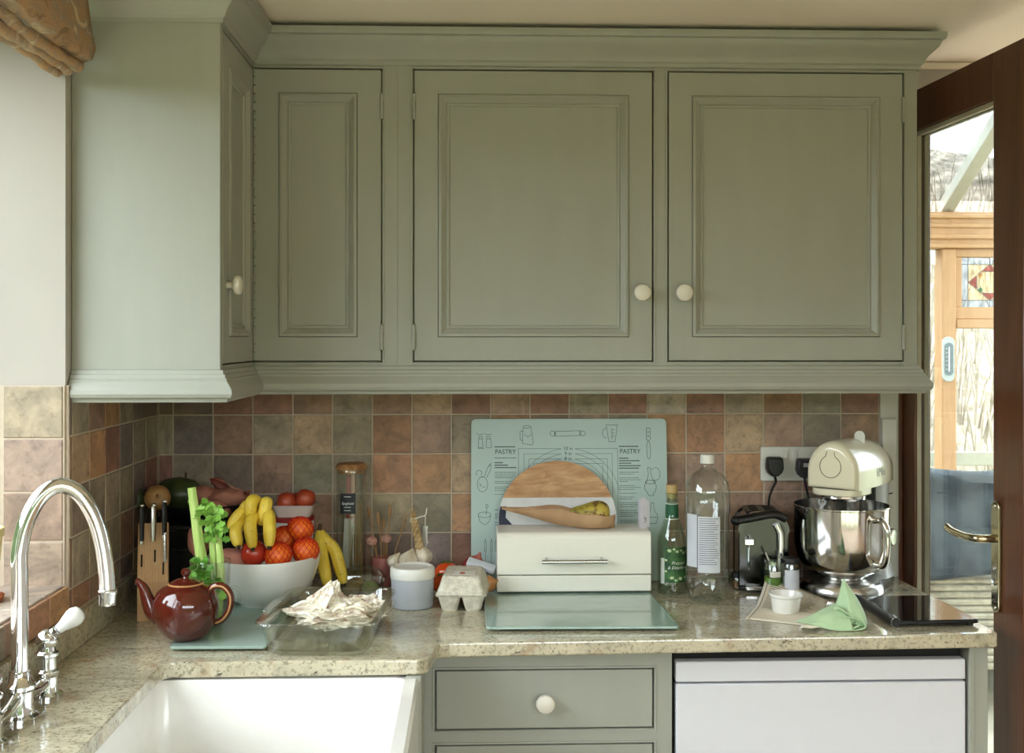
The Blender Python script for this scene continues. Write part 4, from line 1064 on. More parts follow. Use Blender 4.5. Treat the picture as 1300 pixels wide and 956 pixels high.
def leaf(p, d, size):
    d = Vector(d).normalized(); s_ = d.cross(Vector((rng.uniform(-.4,.4), -1, rng.uniform(-.4,.4)))).normalized(); nn = d.cross(s_)
    out = [(0,0),(0.25,0.22),(0.36,0.16),(0.50,0.42),(0.62,0.22),(0.80,0.30),(1.0,0.0),(0.80,-0.30),(0.62,-0.22),(0.50,-0.42),(0.36,-0.16),(0.25,-0.22)]
    vs_ = [p + d*a*size + s_*b*size + nn*size*(0.25*abs(b)-0.2*a*a) for a, b in out]
    m = MB(); cpt = p + d*0.5*size
    m.add([tuple(cpt)] + [tuple(q) for q in vs_], [(0, i+1, (i+1) % 12+1) for i in range(12)])
    return obj('leaf', m, m_leaf, CE, smooth=60)
for (px, py, dy, n, sp_) in ((260, 646, 0.002, 16, 12), (268, 657, 0.0, 18, 13), (272, 668, -0.004, 16, 12), (274, 680, -0.004, 10, 9), (247, 638, 0.004, 3, 6), (250, 655, 0.004, 3, 6), (258, 728, -0.020, 14, 10), (266, 740, -0.022, 12, 11), (283, 745, -0.016, 10, 10), (254, 720, -0.016, 9, 8)):
    for i in range(n):
        p = PY(px+rng.uniform(-sp_, sp_)*0.7, py+rng.uniform(-sp_, sp_)*0.8, cb.y+dy+rng.uniform(-0.012, 0.008)) - cb
        leaf(p, (rng.uniform(-1, 1), rng.uniform(-0.8, 0.2), rng.uniform(-0.5, 0.9)), rng.uniform(0.016, 0.027))

# ------------------------------------------------------------------ glass oven dish with a chicken carcass
r0, r1 = PZ(323, 796, ZT+0.062), PZ(480, 797, ZT+0.062)
r2 = PZ(488, 744, ZT+0.062)
wd = (r1-r0).length; ang = math.atan2(r1.y-r0.y, r1.x-r0.x); ld = r2.y - r1.y - 0.028
cen = Vector(((r0.x+r1.x)/2 + 0.004, (r0.y+r1.y)/2 + ld/2, ZT+0.0005))
OD = thing('glass_oven_dish', 'square clear oven dish with handles holding a chicken carcass', 'oven dish', cen, ang)
def dish_ring(w_, l_, z, r_): return [(x, y, z) for x, y in rrect(w_, l_, r_, 6)]
m = MB()
m.rings([dish_ring(wd-0.052, ld-0.052, 0.0, 0.03), dish_ring(wd-0.040, ld-0.040, 0.006, 0.034), dish_ring(wd-0.020, ld-0.020, 0.056, 0.036), dish_ring(wd, ld, 0.059, 0.04), dish_ring(wd+0.002, ld+0.002, 0.062, 0.04), dish_ring(wd, ld, 0.065, 0.04), dish_ring(wd-0.022, ld-0.022, 0.064, 0.036), dish_ring(wd-0.028, ld-0.028, 0.058, 0.034), dish_ring(wd-0.048, ld-0.048, 0.010, 0.03), dish_ring(wd-0.062, ld-0.062, 0.006, 0.026)])
obj('dish', m, m_pyrex, OD)
for s in (-1, 1):
    m = MB(); m.box(s*wd/2-0.010, s*wd/2+0.012, -0.05, 0.05, 0.057, 0.065); obj('side_handle', m, m_pyrex, OD, bevel=0.003)
m_carc = two_tone('cooked_chicken', srgb(160, 120, 88), srgb(242, 234, 216), 34, 0.32, 0.48, 0.5, bump=0.7, detail=7, dist=0.6)
m_bone = M_('bone', srgb(238, 226, 198), 0.5, var=0.08)
CH = thing('chicken_carcass', 'picked roast chicken carcass lying in the glass oven dish', 'chicken', cen + Vector((0, 0, 0.007)), ang)
def dl(px, py, y): return Matrix.Rotation(-ang, 3, 'Z') @ (PY(px, py, y) - Vector(CH.location))
def lump(d):
    n = noise.noise(d*2.2+Vector((4, 1, 2)))*0.35 + noise.noise(d*6.0)*0.22 + noise.noise(d*15)*0.12
    return d*(1+n)
m = MB(); m.ball((0.010, 0.030, 0.034), (0.086, 0.058, 0.027), 90, 60, fn=lump); obj('rib_cage', m, m_carc, CH, smooth=0)
yk = CH.location.y
m = MB(); m.ball((0.055, 0.055, 0.036), (0.055, 0.042, 0.026), 60, 40, fn=lambda d: d*(1+0.5*noise.noise(d*3+Vector((9, 0, 0)))+0.2*noise.noise(d*11))); obj('back_meat', m, m_carc, CH, smooth=0)
pk_ = dl(421, 741, yk+0.03)
def peak(d):
    n = 0.30*noise.noise(d*2.6+Vector((1, 7, 3))) + 0.16*noise.noise(d*8)
    q = d*(1+n); t = max(0, q.z)
    return Vector((q.x*(1-0.55*t) + 0.35*t*t, q.y*(1-0.4*t), q.z*1.25))
m = MB(); m.ball((pk_.x-0.012, pk_.y+0.005, 0.044), (0.044, 0.034, max(0.02, pk_.z-0.044)*0.85), 60, 40, fn=peak); obj('breast_bone', m, m_carc, CH, smooth=0)
def flap(u, v):
    a = dl(396, 764, yk+0.01); b = dl(421, 741, yk+0.02)
    p = a.lerp(b, u); return tuple(Vector((p.x, p.y, p.z+0.006*math.sin(u*3.1))) + Vector((0.024*v*(1-u*0.6), -0.012*v+0.008*math.sin(v*5), -0.022*v-0.006*math.sin(u*5)*v)))
m = MB(); m.sheet(flap, 16, 10); obj('skin_flap', m, m_carc, CH, solid=0.003)
for ch_ in CH.children:
    for v_ in ch_.data.vertices: v_.co.z = max(v_.co.z, 0.001)
rng = random.Random(5)
for i in range(16):
    a = dl(rng.uniform(362, 474), rng.uniform(762, 784), yk-0.02+rng.uniform(-0.03, 0.05)); L_ = rng.uniform(0.02, 0.045); t = rng.uniform(-0.6, 0.6)
    a.z = max(0.010, min(a.z, 0.055)); b = a + Vector((math.cos(t), math.sin(t)*0.6, rng.uniform(-0.2, 0.25)))*L_; b.z = max(0.006, b.z)
    mid = (a+b)/2 + Vector((0, 0, 0.006))
    m = MB(); m.tube(bez([a, mid, b], 4), [rng.uniform(0.0022, 0.0042)]*9, 8); obj('bone', m, m_bone if i % 3 else m_carc, CH)

# ------------------------------------------------------------------ back row between bowl and bread bin
m_cork = two_tone('cork', srgb(150, 104, 62), srgb(182, 136, 88), 60, rough=0.9)
c = PY(446, 650, -0.085)
JR = thing('spaghetti_jar', 'tall narrow glass jar with a cork lid and dark label against the tiles', 'jar', (c.x, -0.085, ZT))
jr = 0.037
m = MB(); m.lathe([(0, 0), (jr-0.003, 0), (jr, 0.004), (jr, 0.290), (jr-0.001, 0.294), (jr-0.003, 0.294), (jr-0.003, 0.006), (0, 0.006)], 36); obj('glass', m, m_glass, JR)
m = MB(); m.lathe([(0, 0.285), (jr-0.0035, 0.285), (jr-0.0035, 0.2945), (jr+0.002, 0.295), (jr+0.003, 0.299), (jr, 0.304), (jr-0.003, 0.309), (0, 0.311)], 36); obj('cork_lid', m, m_cork, JR)
def curved_label(r_, a0, a1, z0, z1, n=14, cz=0.0):
    return MB().sheet(lambda u, v: (r_*math.sin(R(a0+(a1-a0)*u)), -r_*math.cos(R(a0+(a1-a0)*u)), z0+(z1-z0)*v), n, 2)
m_dlabel = M_('dark_label', srgb(30, 32, 36), 0.5)
lo = obj('label', curved_label(jr+0.0006, -40, 22, 0.187, 0.238), m_dlabel, JR)
def wrap_text(txt, size, r_, a0, z, shear=0.0):
    mb = text_mesh(txt, size, None, shear)
    mb.v = [(r_*math.sin(x/r_+R(a0)), -r_*math.cos(x/r_+R(a0)), z+y) for x, y, _ in mb.v]; return mb
obj('lettering', wrap_text('Spaghetti', 0.0088, jr+0.0010, -9, 0.213, 0.25), m_white_print, lo, smooth=0)
for dz in (0.229, 0.203, 0.195): obj('print_line', curved_label(jr+0.0010, -22, 4, dz, dz+0.0012, 6), m_white_print, lo, smooth=0)
m = MB(); m.box(-0.012, 0.010, -0.004, 0.004, 0.16, 0.28); obj('pink_ribbon', m, M_('pink_card', srgb(150, 70, 66), 0.6), JR)
m = MB(); m.box(-0.024, -0.004, -0.018, -0.014, 0.05, 0.172, Matrix.Rotation(R(3), 4, 'Y')); obj('paper_packet', m, M_('white_paper', srgb(200, 198, 190), 0.7), JR)
m_spag = M_('spaghetti', srgb(170, 140, 88), 0.6)
m = MB(); rng = random.Random(2)
for i in range(36):
    a, r_ = rng.uniform(0, 6.28), 0.026*math.sqrt(rng.random()); b = a+rng.uniform(-.3, .3)
    if r_*math.cos(a) < -0.004 and r_*math.sin(a) < -0.010: continue
    m.tube([(r_*math.cos(a), r_*math.sin(a), 0.007), (r_*math.cos(b)*1.05, r_*math.sin(b)*1.05, 0.20+rng.uniform(0, 0.02))], 0.0009, 5)
o = obj('spaghetti', m, m_spag, JR); o['kind'] = 'stuff'

m_pinkpot = M_('dusky_pink_ceramic', srgb(168, 104, 96), 0.55, var=0.06)
c = PY(486, 710, -0.075)
DP = thing('pink_pot', 'small dusky pink pot of dried stems beside the tall jar', 'pot', (c.x, -0.075, ZT))
m = MB(); m.lathe([(0, 0), (0.026, 0), (0.028, 0.003), (0.029, 0.070), (0.028, 0.072), (0.026, 0.072), (0.025, 0.02), (0, 0.018)], 32); obj('pot', m, m_pinkpot, DP)
m_dry = M_('dried_stem', srgb(168, 128, 88), 0.8); m_dryf = two_tone('dried_petal', srgb(170, 110, 100), srgb(206, 160, 140), 30, rough=0.9)
dpo = Vector(DP.location)
for i, (px, py, hd_) in enumerate(((468, 648, 'bud'), (480, 655, 'bud'), (487, 662, 'bud'), (472, 687, 'flower'), (490, 684, 'flower'), (516, 654, 'none'), (495, 645, 'bud'))):
    tip = PY(px, py, -0.075 + (-0.010 if i % 2 else 0.012)) - dpo; b = Vector((tip.x*0.16, 0.004*(i-3), 0.02))
    m = MB(); m.tube(bez([b, (b+tip)/2+Vector((0.002, 0, 0.004)), tip], 5), 0.0016, 6); so = obj('stem', m, m_dry, DP)
    if hd_ == 'bud':
        d = (tip-b).normalized(); m = MB(); m.tube([tip-d*0.022, tip-d*0.010, tip+d*0.004, tip+d*0.010], [0.0016, 0.0045, 0.0038, 0.001], 8); obj('seed_head', m, m_dry, so)
    elif hd_ == 'flower':
        m = MB(); m.ball(tuple(tip), (0.013, 0.011, 0.011), 20, 14, fn=lambda d: d*(1+0.35*noise.noise(d*5))); obj('flower_head', m, m_dryf, so, smooth=0)
# garlic plait
m_garlic = two_tone('garlic_skin', srgb(206, 190, 160), srgb(236, 226, 204), 6, rough=0.55, stretch=(6,6,1))
m_straw2 = two_tone('dry_garlic_stem', srgb(160, 126, 80), srgb(204, 176, 128), 20, rough=0.8, stretch=(1,1,4))
gb = Vector((PY(527, 715, -0.115).x, -0.115, ZT))
GA = thing('garlic_plait', 'plait of garlic bulbs with twisted dry stems standing behind the plastic tub', 'garlic', gb)
def bulb(p, r_, tilt):
    def fn(d):
        a = math.atan2(d.y, d.x); k = 1+0.07*math.cos(a*6); z = d.z
        top = max(0, z-0.55); rad = (1-1.5*top)*k
        return Vector((d.x*rad, d.y*rad, z*0.85 + top*1.1))
    m = MB(); q = lathe_M(tilt, p); m.ball((0, 0, 0), r_, 36, 22, fn=fn, M=q); return obj('bulb', m, m_garlic, GA)
for p, r_, t in (((-0.032, -0.006, 0.026), 0.028, (0.2, 0.3, 1)), ((0.026, -0.004, 0.026), 0.028, (-0.3, 0.2, 1)), ((0.0, 0.045, 0.026), 0.027, (0, -0.2, 1)), ((-0.014, -0.020, 0.072), 0.025, (0.3, 0.4, 1)), ((0.016, 0.006, 0.078), 0.026, (-0.15, 0.1, 1)), ((-0.050, 0.0, 0.066), 0.020, (0.5, 0.1, 1))):
    bulb(p, r_, t)
top = PY(524, 652, -0.105) - gb; base = Vector((0.012, 0.004, 0.095))
for k_ in range(3):
    pts = []
    for i in range(25):
        t = i/24; p = base.lerp(top, t); a = t*13 + k_*2.094
        pts.append(p + Vector((math.cos(a)*0.0065, math.sin(a)*0.005, 0)) * (1-0.3*t))
    m = MB(); m.tube(pts, [0.0062-0.0022*i/24 for i in range(25)], 8); obj('plaited_stem', m, m_straw2, GA)
for px, py in ((520, 646), (529, 647), (524, 642)):
    m = MB(); m.tube([top-Vector((0, 0, 0.006)), PY(px, py, -0.10)-gb], [0.003, 0.0012], 6); obj('loose_stem', m, m_straw2, GA)
m_string = M_('white_string', srgb(226, 220, 206), 0.8)
m = MB(); m.tube([top+Vector((0.007*math.cos(a*0.7), 0.007*math.sin(a*0.7), -0.010-0.0006*a)) for a in range(20)], 0.0012, 6)
m.tube(bez([top+Vector((0.006, -0.006, -0.012)), PY(534, 656, -0.12)-gb, PY(540, 654, -0.12)-gb, PY(542, 645, -0.12)-gb], 5), 0.0017, 6)
m.tube(bez([PY(540, 655, -0.12)-gb, PY(540, 670, -0.115)-gb, PY(543, 690, -0.11)-gb], 5), 0.0013, 6); obj('string', m, m_string, GA)
m = MB(); m.sheet(lambda u, v: tuple(PY(535+8*u-2*(1-v)*u, 710-42*v, -0.085-0.01*u) - gb), 4, 8); obj('paper_ribbon', m, M_('white_ribbon', srgb(214, 212, 206), 0.7), GA, solid=0.001)
# clear salad bag / punnet of kiwis behind the oven dish
c = at(459, 753)
KP = thing('clear_fruit_box', 'low clear plastic box of kiwi fruit behind the oven dish', 'punnet', (c.x+0.004, c.y-0.018, ZT))
m = MB(); m.rings(tray(0.088, 0.080, 0.104, 0.092, 0.036)); obj('tray', m, m_pet, KP)
def domed(u, v):
    a, b = u*2-1, v*2-1; h = (1-a**4)*(1-b**4)
    return (0.054*a, 0.048*b, 0.038+0.030*h+0.003*noise.noise(Vector((a*4, b*4, 0))))
m = MB(); m.sheet(domed, 24, 20); obj('wrap', m, m_pet, KP)
m_kiwi = two_tone('kiwi_skin', srgb(110, 88, 50), srgb(142, 118, 70), 40, rough=0.9, bump=0.3); m_avo = two_tone('green_skin', srgb(80, 96, 44), srgb(120, 132, 64), 12, rough=0.5)
for i, (x, y, mt, lb) in enumerate(((-0.024, -0.020, m_kiwi, 'brown kiwi fruit at the bowl end of the clear box'), (0.020, -0.018, m_avo, 'green lime at the tub end of the clear box'), (-0.018, 0.018, m_kiwi, 'brown kiwi fruit at the back of the clear box'))):
    m = MB(); m.ball((0, 0, 0), (0.022, 0.018, 0.018), 20, 12); o = obj('kiwi_fruit' if mt is m_kiwi else 'lime', m, mt, loc=(KP.location.x+x, KP.location.y+y, ZT+0.0205)); tag(o, lb, 'fruit', 'fruit in the clear box')

# ------------------------------------------------------------------ plastic tub, egg box, tomatoes, onions
def milky(name, c, a):
    k = Nodes(name); k.b.inputs['Base Color'].default_value = c; k.b.inputs['Roughness'].default_value = 0.35
    tl = k.node('ShaderNodeBsdfTranslucent'); tl.inputs['Color'].default_value = c
    n = k.noise(k.coord(), 12); k.link(k.ramp(n, [(0.3, tuple(x*0.96 for x in c[:3])+(1,)), (0.7, c)]), k.b.inputs['Base Color'])
    mx = k.node('ShaderNodeMixShader'); mx.inputs['Fac'].default_value = a
    k.link(k.b.outputs[0], mx.inputs[1]); k.link(tl.outputs[0], mx.inputs[2]); k.link(mx.outputs[0], k.out.inputs['Surface']); return k.m
m_milk = milky('milky_plastic', srgb(206, 210, 218), 0.35)
c = at(523, 773)
PT = thing('plastic_food_tub', 'round milky plastic tub with a white lid on the granite', 'tub', (c.x, c.y+0.022, ZT))
PT.scale = (1, 1, 0.95)
m = MB(); m.lathe([(0, 0.002), (0.040, 0.002), (0.043, 0), (0.0475, 0.004), (0.0495, 0.072), (0.0495, 0.0735), (0, 0.0735)], 44); obj('body', m, m_milk, PT)
m = MB(); m.lathe([(0, 0.073), (0.0505, 0.073), (0.0515, 0.075), (0.0515, 0.094), (0.049, 0.099), (0.044, 0.100), (0.041, 0.097), (0.036, 0.0955), (0, 0.0955)], 44); obj('lid', m, m_white_plastic, PT)
# egg box seen from its short end
m_pulp = two_tone('egg_box_pulp', srgb(196, 190, 172), srgb(222, 216, 198), 60, rough=0.95, bump=0.4)
c = at(585, 777)
EB = thing('egg_box', 'grey pulp half dozen egg box standing end on beside the plastic tub', 'egg box', (c.x, c.y-0.006, ZT), R(-4))
EB.scale = (1, 1, 0.80)
ew, el = 0.112, 0.158
for cx_ in (-0.027, 0.027):
    for cy_ in (0.027, 0.078, 0.129):
        m = MB(); m.rings([[(x, y, 0.0) for x, y in rrect(0.032, 0.030, 0.008, 3, cx_, cy_)], [(x, y, 0.004) for x, y in rrect(0.036, 0.034, 0.010, 3, cx_, cy_)], [(x, y, 0.046) for x, y in rrect(0.053, 0.0505, 0.008, 3, cx_, cy_)]])
        obj('egg_cup', m, m_pulp, EB)
m = MB(); m.rings([[(x, y, 0.043) for x, y in rrect(ew, el, 0.008, 3, 0, el/2)], [(x, y, 0.0475) for x, y in rrect(ew+0.006, el+0.004, 0.008, 3, 0, el/2)]]); obj('flange', m, m_pulp, EB)
def lid_ring(w_, l_, z, notch):
    pts = []
    for x, y in rrect(w_, l_, 0.014, 4, 0, el/2):
        k = 1-min(1, abs(x)/(w_*0.16)); yy = y
        if y < 0.03: yy = y + notch*max(0, k)
        pts.append((x, yy, z))
    return pts
def lidr(w_, l_, z, notch):
    pts = []
    base = rrect(w_, l_, 0.014, 4, 0, el/2)
    n_ = len(base)
    for i in range(n_):
        a, b = base[i], base[(i+1) % n_]
        if abs(a[1]-b[1]) < 1e-6 and abs(a[0]-b[0]) > 0.03:
            for t in range(8):
                x = a[0]+(b[0]-a[0])*t/8; k = max(0, 1-abs(x)/0.016); s_ = 1 if a[1] < el/2 else -1
                pts.append((x, a[1]+s_*notch*k, z))
        else: pts.append((a[0], a[1], z))
    return pts
m = MB(); m.rings([lidr(ew, el, 0.0485, 0.002), lidr(ew-0.004, el-0.004, 0.056, 0.003), lidr(ew-0.022, el-0.020, 0.092, 0.007), lidr(ew-0.030, el-0.030, 0.098, 0.006), lidr(ew-0.05, el-0.05, 0.099, 0.004)]); ld_ = obj('lid', m, m_pulp, EB)
m = MB(); m.rrect(0.05, 0.04, 0.004, 0.0992, 0.0998, M=Matrix.Translation((0.004, 0.05, 0))); obj('paper_label', m, M_('white_label', srgb(230, 226, 216), 0.8), ld_)
m = MB(); m.rrect(0.012, 0.022, 0.004, 0.0998, 0.1003, M=Matrix.Translation((0.0, 0.048, 0))); obj('print', m, M_('orange_print', srgb(190, 110, 80), 0.8), ld_)
m_tom = two_tone('tomato_skin', srgb(206, 48, 20), srgb(232, 96, 36), 5, rough=0.18, coat=0.3); m_calyx = M_('green_calyx', srgb(70, 100, 40), 0.7)
def tomato(px, py, y, r_, lb):
    p = PY(px, py, y); f = thing('tomato', lb, 'tomato', p, 0, 'tomatoes behind the egg box')
    m = MB(); m.ball((0, 0, 0), (r_, r_, r_*0.85), 28, 18, fn=lambda d: d*(1+0.035*math.cos(5*math.atan2(d.y, d.x))*(1-d.z*d.z))); obj('skin', m, m_tom, f)
    for k in range(5):
        a = k*1.256; m = MB(); m.tube([(0, 0, r_*0.82), (math.cos(a)*r_*0.35, math.sin(a)*r_*0.35, r_*0.86), (math.cos(a)*r_*0.62, math.sin(a)*r_*0.62, r_*0.74)], [0.002, 0.0018, 0.0005], 6); obj('calyx_leaf', m, m_calyx, f)
    return f
tomato(567, 727, -0.155, 0.031, 'large red tomato between the plastic tub and the egg box')
tomato(561, 741, -0.205, 0.026, 'smaller red tomato lying lower behind the egg box')
tomato(578, 748, -0.140, 0.027, 'red tomato hidden low behind the egg box')
m_ronion = two_tone('red_onion_skin', srgb(126, 40, 44), srgb(170, 88, 74), 8, rough=0.35, stretch=(6,6,1)); m_bonion = two_tone('brown_onion_skin', srgb(170, 104, 52), srgb(204, 146, 88), 8, rough=0.4, stretch=(6,6,1))
def onion(name, px, py, y, r_, mt, lb, tilt):
    p = PY(px, py, y); f = thing(name, lb, 'onion', p)
    q = lathe_M(tilt, (0, 0, 0)); m = MB(); m.lathe([(0, -r_*0.92), (r_*0.3, -r_*0.88), (r_*0.75, -r_*0.6), (r_, -r_*0.05), (r_*0.9, r_*0.42), (r_*0.5, r_*0.82), (r_*0.2, r_*1.02), (r_*0.12, r_*1.25), (r_*0.08, r_*1.4), (0, r_*1.4)], 24, M=q); obj('skin', m, mt, f, sub=1)
    m = MB(); m.lathe([(0, -r_*0.96), (r_*0.16, -r_*0.95), (r_*0.12, -r_*0.86), (0, -r_*0.86)], 10, M=q); obj('root', m, m_stem, f)
onion('red_onion', 601, 722, -0.125, 0.034, m_ronion, 'red onion behind the egg box beside the pastry board', (0.4, -0.3, 1))
onion('brown_onion', 620, 741, -0.22, 0.021, m_bonion, 'brown onion between the egg box and the bread bin', (0.9, -0.5, 0.4))
onion('brown_onion', 604, 744, -0.120, 0.030, m_bonion, 'brown onion under the red onion behind the egg box', (-0.4, 0.1, 1))
# paper packet lying across the onions
p = PY(611, 718, -0.165)
m_pkt = M_('white_blue_packet', srgb(214, 218, 224), 0.45)
PK = thing('paper_packet', 'slim white packet with blue print lying across the onions', 'packet', p, rot=(R(20), R(17), R(-8)))
m = MB(); m.box(-0.036, 0.036, -0.014, 0.014, -0.006, 0.006); obj('wrapper', m, m_pkt, PK, bevel=0.003)
m_bluep = M_('blue_print', srgb(70, 84, 130), 0.6)
for k_ in range(4):
    m = MB(); m.box(-0.026+0.004*k_, 0.022-0.006*(k_ % 2), -0.0146, -0.0142, -0.004+k_*0.0024, -0.0030+k_*0.0024); obj('print_line', m, m_bluep, PK, smooth=0)

# ================================================================== THINGS ON THE WORKTOP: CENTRE AND RIGHT
# ------------------------------------------------------------------ pastry board standing against the tiles
m_pboard = M_('pale_green_glass_board', srgb(190, 210, 206), 0.22, var=0.015, coat=0.3)
YP = -0.030
pl_, pr_ = PY(598, 560, YP), PY(847, 560, YP)
pw = pr_.x-pl_.x; ptop = PY(720, 531.5, -0.016).z; ph = ptop-ZT
tl_ = math.atan2(0.034, ph)
PB = thing('pastry_board', 'pale green glass pastry board printed with recipes leaning on the tiles', 'pastry board', (pl_.x, -0.052, ZT), rot=(R(0)-tl_, 0, 0))
RX90 = Matrix.Rotation(R(90), 4, 'X')
m = MB(); m.prism(rrect(pw, ph, 0.013, 5, pw/2, ph/2+0.0015), -0.004, 0.0, RX90)
gs = obj('glass_sheet', m, m_pboard, PB, smooth=0, bevel=0.001)
kx = pw/249.0
def uv(px, py): return ((px-598)*kx, ph - (py-531.5)*kx*1.003)
def stroke(m, pts, w=0.0011):
    P = [Vector(uv(*p)) for p in pts]
    for a, b in zip(P[:-1], P[1:]):
        d = (b-a)
        if d.length < 1e-6: continue
        d.normalize(); n = Vector((-d.y, d.x))*w/2; e = d*w*0.3
        q = [a-e-n, b+e-n, b+e+n, a-e+n]
        m.add([(p.x, -0.0006, p.y) for p in q], [(0, 1, 2, 3)])
def ell(cx, cy, rx, ry, a0=0, a1=360, n=20): return [(cx+rx*math.cos(R(a0+(a1-a0)*k/n)), cy-ry*math.sin(R(a0+(a1-a0)*k/n))) for k in range(n+1)]
def drawing(name, strokes, w=0.0010):
    m = MB()
    for s in strokes: stroke(m, s, w)
    return obj(name, m, m_print, gs, smooth=0)
drawing('jam_jar_drawing', [[(608,553),(607,567),(613,567),(612,553),(608,553)], [(607,568),(614,568)], [(605,549),(608,551),(613,550)], [(618,553),(617,567),(624,567),(622,553),(618,553)], [(615,549),(618,551),(624,550)], [(608,556),(612,556)], [(618,556),(622,556)]])
drawing('cafetiere_drawing', [[(664,542),(663,562),(675,564),(677,561),(674,542)], ell(669,541,5,1.6), [(664,546),(660,547),(660,556),(663,559)], [(666,551),(670,554),(674,551)]])
drawing('rolling_pin_drawing', [[(705,547),(736,546),(736,552),(705,553),(705,547)], ell(701.5,549.5,3.2,3.2), ell(740,549.5,3.2,3.2), [(704,546.5),(704,553)], [(737,546),(737,552.5)]])
drawing('measuring_jug_drawing', [[(769,539),(784,539),(781,560),(773,560),(770,540)], ell(769,549,4,6,80,280), [(777,543),(777,557)], [(777,545),(780,545)], [(777,549),(780,549)], [(777,553),(780,553)]])
drawing('palette_knife_drawing', [[(821,543),(826,543),(826,557),(824,559),(826,566),(826,580),(824,582),(822,580),(821,566),(823,559),(821,557),(821,543)], ell(823.5,548,.6,.6), ell(823.5,553,.6,.6)])
drawing('spoon_jug_drawing', [ell(612.5,613,6.5,9.5,0,360), [(609,604),(613,604)], [(615,603),(619,592),(623,588),(623,594),(618,604)], ell(608,599,3.5,3.5,-40,230), [(620,590),(624,586)], [(608,612),(611,614),(609,616)], [(612,617),(616,616)]])
drawing('mixing_bowl_drawing', [ell(615,651,8,3.5), [(607,651),(609,659),(614,663),(617,663),(621,659),(623,651)], ell(618,640,1.5,2.0), [(618,642),(617,651)]])
for k, x in enumerate((616, 623.5, 629.5)): drawing('skewer_drawing', [[(x-0.8,697),(x-1.2,686),(x,681),(x+1.2,686),(x+0.8,697)], [(x,697),(x,712)]], 0.0009)
drawing('oil_jug_drawing', [[(822,593),(826,593),(826,601),(829,609),(833,616),(832,622),(829,626),(829,628),(823,628),(822,625),(818,620),(818,615),(821,609),(823,601),(822,593)], ell(832,601,6,8,-110,140), ell(825.5,611,6.5,2.3)])
drawing('bottle_drawing', [[(826,637),(829,637),(830,647),(834,652),(834,658),(832,663),(823,663),(821,658),(821,652),(825,647),(826,637)], [(822,655),(833,655)]])
cxm = 721
m = MB()
for i, (hw, ty) in enumerate(((63, 568.5), (56, 575), (50, 581.5), (44, 587.5))):
    stroke(m, [(cxm-hw, 700), (cxm-hw, ty), (cxm-9, ty)], 0.0008); stroke(m, [(cxm+9, ty), (cxm+hw, ty), (cxm+hw, 700)], 0.0008)
obj('measure_square', m, m_print, gs, smooth=0)
m = MB()
for i, r_ in enumerate((66, 59.5, 53)):
    cyy = 568.5 + i*6.4 + r_; a_ = math.degrees(math.asin(9/r_))
    stroke(m, ell(cxm, cyy, r_, r_, 90-a_, 10, 24), 0.0008); stroke(m, ell(cxm, cyy, r_, r_, 90+a_, 170, 24), 0.0008)
obj('measure_circle', m, m_print, gs, smooth=0)
def btext(txt, px, py, size, sx=1.0):
    u, v = uv(px, py); mb = text_mesh(txt, size); mb.v = [(u+x*sx, -0.0007, v+y) for x, y, z in mb.v]; return obj('lettering', mb, m_print, gs, smooth=0)
for i, t in enumerate(('10 in', '9 in', '8 in')): btext(t, cxm, 568.5+i*6.4, 0.0125)
btext('PASTRY', 641.5, 572.5, 0.0170, 0.92); btext('PASTRY', 800, 572.5, 0.0170, 0.92)
rng = random.Random(8)
def para(name, x0, y0, lines, wmax, step, w):
    m = MB(); y = y0
    for ln in lines:
        if ln > 0:
            x = x0
            while x < x0+wmax*ln-1.5:
                L_ = rng.uniform(2.0, 6.0); stroke(m, [(x, y), (min(x+L_, x0+wmax*ln), y)], w); x += L_+0.8
        y += step
    obj(name, m, m_print, gs, smooth=0)
para('small_print', 628, 566, [0.95], 27, 3, 0.0022); para('small_print', 786, 566, [0.95], 27, 3, 0.0022)
para('small_print', 628, 580, [1], 27, 3, 0.0014)
para('bold_print', 628, 586, [0.45, 0.6, 1.0], 27, 3.1, 0.0022)
para('small_print', 628, 598, [1,1,.95,.9,0,.85,.7,0,.6,.5,.5,0,.4], 27, 2.3, 0.0011)
para('bold_print', 786, 581, [0.45, 1.0, 0.55, 1.05, 1.0], 27, 3.1, 0.0022)
para('small_print', 786, 598.5, [.9,.7,0,.9,1,.4,0,.7,1,.7,0,.8,0,.7,.6,0,1,1,.8,0,.9,1,.9,.7,0,1,.8], 27, 2.4, 0.0011)
para('small_print', 628, 645, [.5, 0, .5, .5, .5, 0, .5, .6], 14, 2.6, 0.0013)

# ------------------------------------------------------------------ round board, lower part painted white
zb0 = GB + 0.001
BRD = 0.150
cb_ = PY(708, 640, -0.072)
t2 = math.atan2(0.035, 0.30)
RB = thing('round_wooden_board', 'round wooden board with its lower part painted white behind the bread bin', 'board', (cb_.x, -0.090, zb0), rot=(-t2, 0, 0))
m_rb = two_tone('warm_board_wood', srgb(176, 122, 76), srgb(222, 178, 130), 7, 0.3, 0.68, 0.5, (1.2,1,5), bump=0.1, dist=1.6)
cut = PY(700, 632, -0.080).z - zb0 - BRD
def disc_part(z0, z1, th, n=60):
    pts = []
    for k in range(n+1):
        z = z0+(z1-z0)*k/n; x = math.sqrt(max(0, BRD*BRD - z*z)); pts.append((x, z))
    poly = pts + [(-x, z) for x, z in reversed(pts) if x > 1e-6]
    mm = MB(); mm.prism([(x, z+BRD) for x, z in poly], -th, 0, RX90); return mm
obj('wooden_part', disc_part(cut, BRD-1e-6, 0.018), m_rb, RB, smooth=30)
wp = obj('painted_part', disc_part(-BRD+1e-6, cut, 0.018), M_('white_board_paint', srgb(226, 226, 224), 0.45), RB, smooth=30)
m = MB(); pts = []
